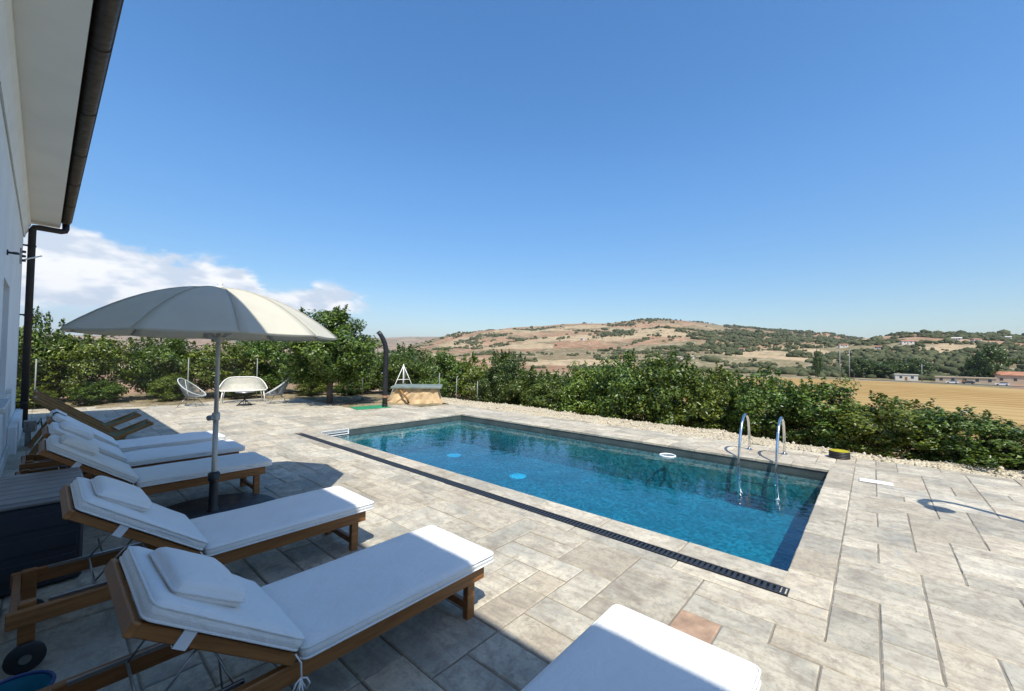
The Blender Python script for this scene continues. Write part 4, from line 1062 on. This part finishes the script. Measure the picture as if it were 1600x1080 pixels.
def tree(x, y, ztop, rad, label, group, mat='leaf', zb=None, crown=None, trunk_h=.45, flat=1.0, cat='tree', name='citrus_tree'):
    zb = tz(x, y) if zb is None else zb; ti[0] += 1; k = ti[0]; h = ztop - zb
    t = empty(name, (x, y, zb), random.Random(k).uniform(0, 6.28)); tag(t, label, cat, group)
    rzv = max(.3, (h - trunk_h * .6) / 2.25)
    cme = crown if crown is not None else CM[k % 5]
    key = (cme.name, mat)
    if key not in CMC:
        m2_ = cme.copy(); m2_.materials.clear(); m2_.materials.append(MATS[mat]); CMC[key] = m2_
    c = link('crown', CMC[key], None, t); c.scale = (rad, rad * random.Random(k + 9).uniform(.88, 1.1), rzv); c.location = (0, 0, trunk_h * .6 + rzv * 1.02)
    tm = link('trunk', TM[k % 3], 'bark', t); s_ = max(.35, trunk_h / .55); tm.scale = (max(.55, rad * .85), max(.55, rad * .85), min(s_, h * .36) if trunk_h < .9 else s_)
    return t
CMC = {}
# specimen tree beside the shower
t = tree(6.30, 13.45, 3.15, 1.5, 'round leafy citrus tree with a bare dark trunk left of the black shower', None, 'leaf', -.03, CMB, 1.0)
# left-hand row behind the fence
LR = [(-1.7, 18.4, 2.35, 1.2), (-.2, 19.1, 2.85, 1.0), (1.0, 18.6, 2.2, 1.1), (2.9, 18.9, 2.3, 1.1), (4.5, 18.4, 2.15, 1.15), (6.1, 18.3, 2.3, 1.1), (7.8, 17.5, 2.3, 1.2), (9.3, 16.6, 1.95, 1.1)]
for k, (x, y, zt, r) in enumerate(LR):
    tree(x, y, zt, r, '%s citrus tree from the house in the row behind the wire fence' % ORD[k], 'citrus trees behind the fence', ['leaf_yellow', 'leaf', 'leaf_yellow', 'leaf'][k % 4], None, None, .08)
for k, (x, y, zt, r) in enumerate([(.2, 21.5, 2.3, 1.5), (3.3, 21.6, 2.4, 1.5), (6.4, 21.2, 2.35, 1.6), (9.4, 20.3, 2.3, 1.6), (12.2, 18.3, 2.2, 1.5)]):
    tree(x, y, zt, r, '%s citrus tree from the left in the second row behind the fence' % ORD[k], 'citrus trees of the second row', 'leaf_dark')
# low shrubs at the foot of the fence
for k, (x, y) in enumerate([(-.3, 17.75), (1.2, 17.7), (2.9, 17.5), (4.9, 17.1), (6.9, 16.5), (8.3, 15.8)]):
    tree(x, y, .62 + .25 * (k * 7 % 5) / 4, .62, '%s low leafy shrub from the left at the foot of the fence' % ORD[k], 'shrubs at the foot of the fence', ['leaf_yellow', 'leaf'][k % 2], None, None, .1, 1, 'shrub', 'shrub')
# behind the well
for k, (x, y, zt, r, m) in enumerate([(9.9, 14.9, 1.75, 1.1, 'leaf'), (11.4, 13.9, 1.85, 1.15, 'leaf'), (12.2, 12.6, 1.75, 1.1, 'leaf_yellow')]):
    tree(x, y, zt, r, '%s citrus tree from the left in the clump behind the well' % ORD[k], 'citrus trees behind the well', m)
tree(11.75, 10.65, 1.85, .95, 'dense dark evergreen beside the stone border at the far pool corner', None, 'leaf_dark', None, CMB, .2, 1, 'tree', 'evergreen_tree')
# the long row beyond the pool
RR_ = [(11.5, 9.2, 1.30, .95), (11.3, 8.0, 1.15, .95), (11.3, 6.7, 1.42, 1.0), (11.3, 5.4, 1.84, 1.05), (11.4, 4.2, 1.84, 1.05), (11.3, 3.0, 1.52, 1.0), (11.0, 1.9, 1.42, .98), (10.75, .85, 1.24, .98), (10.45, -.15, 1.02, .95), (10.3, -1.1, .86, .95), (10.25, -2.05, .68, .95), (10.25, -3.0, .5, .9)]
for k, (x, y, zt, r) in enumerate(RR_):
    tree(x, y, zt, r, '%s citrus tree from the left in the hedge row beyond the pool' % ORD[k], 'citrus hedge row beyond the pool', ['leaf', 'leaf', 'leaf_yellow'][k % 3], None, None, .15)
for k, (x, y, zt, r) in enumerate([(14.2, 9.9, 1.0, 1.3), (14.0, 7.4, 1.3, 1.3), (13.9, 4.9, 1.5, 1.3), (13.8, 2.5, .9, 1.3), (13.6, .4, .45, 1.2), (13.3, -1.6, -.1, 1.1), (13.0, -3.4, -.5, 1.1)]):
    tree(x, y, zt, r, '%s citrus tree from the left in the row behind the hedge' % ORD[k], 'citrus trees behind the hedge row', 'leaf', None, None, .2)
# orchard trees further down the slope
OT = [(33, 12.5, .9, 2.6), (31, 16, .7, 2.4), (36, 9, .6, 2.5), (24, 14, .5, 2.0), (21, 18, .8, 2.0), (19, 22, 1.3, 2.0), (26, 24, .8, 2.3), (34, 28, .4, 2.4), (18, 27, 1.6, 2.2), (24, 32, 1.2, 2.4)]
for k, (x, y, zt, r) in enumerate(OT):
    tree(x, y, zt, r, ['wide dark tree rising above the hedge before the stubble field', 'dark tree just left of the wide one above the hedge', 'dark tree right of the wide one above the hedge', 'low orchard tree behind the hedge row', 'orchard tree down the slope behind the clump by the well', 'nearer orchard tree behind the shower', 'orchard tree down the slope behind the pool corner', 'far orchard tree beyond the pool corner', 'orchard tree behind the tall tree by the shower', 'farthest orchard tree behind the well'][k], 'orchard trees down the slope', 'leaf_dark', None, CMF[k % 2], .5)

# ================================================================== valley and hillside
def blob(q, sub):
    v = IV.copy(); return v * (1 + q.uniform(-.28, .28, (len(v), 1)))
q = np.random.default_rng(77)
V = []; Fc = []; off = 0; cnt = 0
n_try = 60000
aa = q.uniform(29, 103, n_try); rr2 = 320 + (2000 - 320) * q.uniform(0, 1, n_try) ** .9
X = rr2 * np.sin(np.radians(aa)); Y = rr2 * np.cos(np.radians(aa)); Z = terrain(X, Y)
dn = fbm(X * .006, Y * .006, 4, 91); dn2 = fbm(X * .03, Y * .03, 3, 17)
thr = np.where((aa > 86) & (rr2 < 1100), .435, np.where(aa > 76, .49, .565))
thr = thr + np.where((aa < 76) & (rr2 > 1250), .05, 0) + np.where(rr2 < 560, .02, 0)
keep = (dn * .6 + dn2 * .4 > thr)
X, Y, Z, rr2 = X[keep], Y[keep], Z[keep], rr2[keep]
IS = np.array([(1, 0, 0), (-1, 0, 0), (0, 1, 0), (0, -1, 0), (0, 0, 1), (0, 0, -1)], float)
n_b = min(17000, len(X))
for k in range(n_b):
    s = q.gamma(3.2, .42) + .8
    s *= .62 + .5 * min(1., rr2[k] / 1200)
    w_ = s * q.uniform(.8, 1.7); v = IV * (1 + q.uniform(-.25, .25, (len(IV), 1))) * (w_, w_ * q.uniform(.7, 1.2), s)
    V.append(v + (X[k], Y[k], Z[k] + s * .45)); Fc.append(IF + off); off += len(IV)
tag(link('hill_scrub', np_mesh('hill_scrub', np.concatenate(V), np.concatenate(Fc)), 'scrub'), kind='stuff')
# individual far trees
def far_tree(x, y, h, r, label, name='valley_tree', mat='leaf_dark', group='dark trees along the valley road', conic=False):
    z = tz(x, y); t = empty(name, (x, y, z)); tag(t, label, 'tree', group)
    key = (CMF[0].name, mat)
    cme = CMF[int(abs(x)) % 2]; key = (cme.name, mat)
    if key not in CMC:
        m2_ = cme.copy(); m2_.materials.clear(); m2_.materials.append(MATS[mat]); CMC[key] = m2_
    c = link('crown', CMC[key], None, t); c.scale = (r, r, h * .52); c.location = (0, 0, h * .55)
    MB().tube([(0, 0, -.3), (0, 0, h * .5)], [r * .12, r * .06], 7).build('trunk', 'bark', t, True)
far_tree(303, 24.5, 14, 2.6, 'lone dark cypress at the far edge of the stubble field', 'cypress_tree', group=None)
for k, (x, y, h, r) in enumerate([(330, 6, 11, 7), (336, 0, 9, 7), (338, -4, 8, 7), (345, -9, 10, 8), (350, -14, 9, 7), (352, -19, 11, 8), (330, -20, 10, 6)]):
    far_tree(x, y, h, r, '%s round tree from the left in the dark clump beyond the field' % ORD[k])
for k, (x, y, h, r) in enumerate([(318, -45, 17, 7.5), (330, -42, 13, 6)]):
    far_tree(x, y, h, r, ['tallest dark tree beside the red-roofed house', 'smaller dark tree beside the red-roofed house'][k])
# houses
def far_house(x, y, w_, d_, h, rz, wall_m, roof_m, label, flat=False, name='farmhouse'):
    z = tz(x, y); t = empty(name, (x, y, z), R_(rz)); tag(t, label, 'house')
    MB().box((-w_ / 2, -d_ / 2, -2.5), (w_ / 2, d_ / 2, h)).build('wall', wall_m, t)
    if flat: MB().box((-w_ / 2 - .3, -d_ / 2 - .3, h), (w_ / 2 + .3, d_ / 2 + .3, h + .4)).build('roof', roof_m, t)
    else:
        e = .5; rh = min(w_, d_) * .2
        MB().add([(-w_ / 2 - e, -d_ / 2 - e, h - .05), (w_ / 2 + e, -d_ / 2 - e, h - .05), (w_ / 2 + e, d_ / 2 + e, h - .05), (-w_ / 2 - e, d_ / 2 + e, h - .05), (0, -d_ / 2 - e, h + rh), (0, d_ / 2 + e, h + rh)],
                 [(0, 4, 5, 3), (1, 2, 5, 4), (0, 1, 4), (2, 3, 5), (3, 2, 1, 0)]).build('roof', roof_m, t)
    n = max(2, int(d_ / 4))
    for k in range(n):
        y_ = -d_ / 2 + d_ * (k + .5) / n
        MB().box((-w_ / 2 - .05, y_ - .55, h * .35), (-w_ / 2 + .1, y_ + .55, h * .35 + 1.3)).build('window', 'far_glass', t)
    MB().box((-w_ / 2 - .06, -.5 + d_ * .02, .0), (-w_ / 2 + .1, .5 + d_ * .02, min(2.2, h * .3 + 1))).build('door', 'old_wood', t)
far_house(315, -59, 9, 26, 4.2, -8, 'far_wall_tan', 'terracotta', 'long red-roofed house at the right edge beyond the field')
far_house(300, -34, 5, 20, 2.6, -6, 'far_wall_tan', 'far_wall_tan', 'low tan shed along the road at the field edge', True, 'shed')
far_house(310, -13.5, 4, 9, 3.0, 4, 'far_wall_white', 'far_wall_white', 'small white building before the dark tree clump', True, 'shed')
HS = [(99.0, 880, 9, 14, 7, 'white house highest on the right hillside'), (92.6, 640, 9, 17, 5, 'long white house low on the right hillside'), (90.4, 600, 8, 10, 4, 'small white house left of the long white hillside house'),
      (96.0, 720, 9, 13, 4, 'white house half way up the right hillside'), (97.2, 700, 8, 12, 5, 'white house right of the hillside track'), (94.9, 900, 8, 12, 4, 'white house near the crest of the right hill'),
      (93.9, 930, 8, 10, 4, 'smaller white house near the crest of the right hill'), (91.0, 760, 8, 12, 4, 'white house below the saddle between the hills'), (87.6, 640, 8, 14, 4, 'white house among scrub below the saddle'),
      (58.5, 900, 9, 13, 5, 'white house on the lower slope of the main hill'), (50.2, 980, 8, 11, 4, 'small white house on the left slope of the main hill'), (55.6, 930, 8, 12, 4, 'tan roofed white house among the scrub of the main hill'),
      (72.2, 520, 8, 12, 4, 'house with tan roof just above the hedge'), (70.9, 500, 7, 9, 4, 'smaller house with tan roof just above the hedge'), (78.0, 620, 8, 12, 4, 'white house beside the terraced grove')]
for k, (a, r, w_, d_, h, lb) in enumerate(HS):
    far_house(r * math.sin(R_(a)), r * math.cos(R_(a)), w_ * .62, d_ * .62, h * .72, 90 - a + 180 + (k * 37 % 50 - 25) - (90 - a) * 2 + 180, 'far_wall_white', 'far_wall_tan' if 'tan' in lb else ('terracotta' if k % 3 else 'far_wall_white'), lb)
# utility poles
def upole(x, y, h, label):
    z = tz(x, y); t = empty('utility_pole', (x, y, z), R_(15)); tag(t, label, 'pole', 'utility poles beyond the field')
    MB().tube([(0, 0, -.5), (0, 0, h)], [.22, .14], 8).build('mast', 'galvanised', t, True)
    MB().box((-.07, -1.1, h - 1.0), (.07, 1.1, h - .85)).build('crossarm', 'galvanised', t)
    for y_ in (-.95, 0, .95): MB().lathe([(.05, h - .85), (.09, h - .75), (.05, h - .6), (0, h - .6)], 8, (0, y_, 0)).build('insulator', 'white_plastic', t)
upole(252, 11.9, 15, 'left of two tall pale poles at the field edge')
upole(258, 8.6, 15, 'right of two tall pale poles at the field edge')
upole(300, -19, 9, 'shorter pole in front of the dark tree clump')
def far_car(x, y, rz, mat, label):
    z = tz(x, y); t = empty('parked_car', (x, y, z + .1), R_(rz)); tag(t, label, 'car', 'cars by the valley road')
    MB().add([(-2.1, -.85, .35), (2.1, -.85, .35), (2.1, .85, .35), (-2.1, .85, .35), (-2.1, -.85, .95), (2.1, -.85, .85), (2.1, .85, .85), (-2.1, .85, .95)], [(3, 2, 1, 0), (4, 5, 6, 7), (0, 1, 5, 4), (1, 2, 6, 5), (2, 3, 7, 6), (3, 0, 4, 7)]).build('body', mat, t)
    MB().add([(-1.9, -.8, .93), (1.0, -.8, .88), (1.0, .8, .88), (-1.9, .8, .93), (-1.5, -.65, 1.45), (.3, -.65, 1.45), (.3, .65, 1.45), (-1.5, .65, 1.45)], [(4, 5, 6, 7), (0, 1, 5, 4), (1, 2, 6, 5), (2, 3, 7, 6), (3, 0, 4, 7)]).build('cabin', 'far_glass', t)
    for x_ in (-1.3, 1.3):
        for y_ in (-.8, .8): MB().tube([(x_, y_ - .1, .33), (x_, y_ + .1, .33)], .33, 12).build('wheel', 'black_plastic', t)
far_car(283, -28, 85, 'car_white', 'white car on the valley road, left one'); far_car(281, -43, 85, 'car_white', 'white car on the valley road near the red-roofed house'); far_car(286, -33.5, 80, 'car_dark', 'dark car on the valley road')

# ================================================================== air
hz = G('haze_air'); pv = hz.n('ShaderNodeVolumePrincipled', {'Color': (.80, .87, .96), 'Density': .00006, 'Anisotropy': .25}); hz.t.links.new(pv.outputs[0], hz.out.inputs[1])
hb_ = link('haze', MB().box((-10500, -10500, -12), (10500, 10500, 520)).mesh('haze'), hz.m); tag(hb_, kind='stuff')
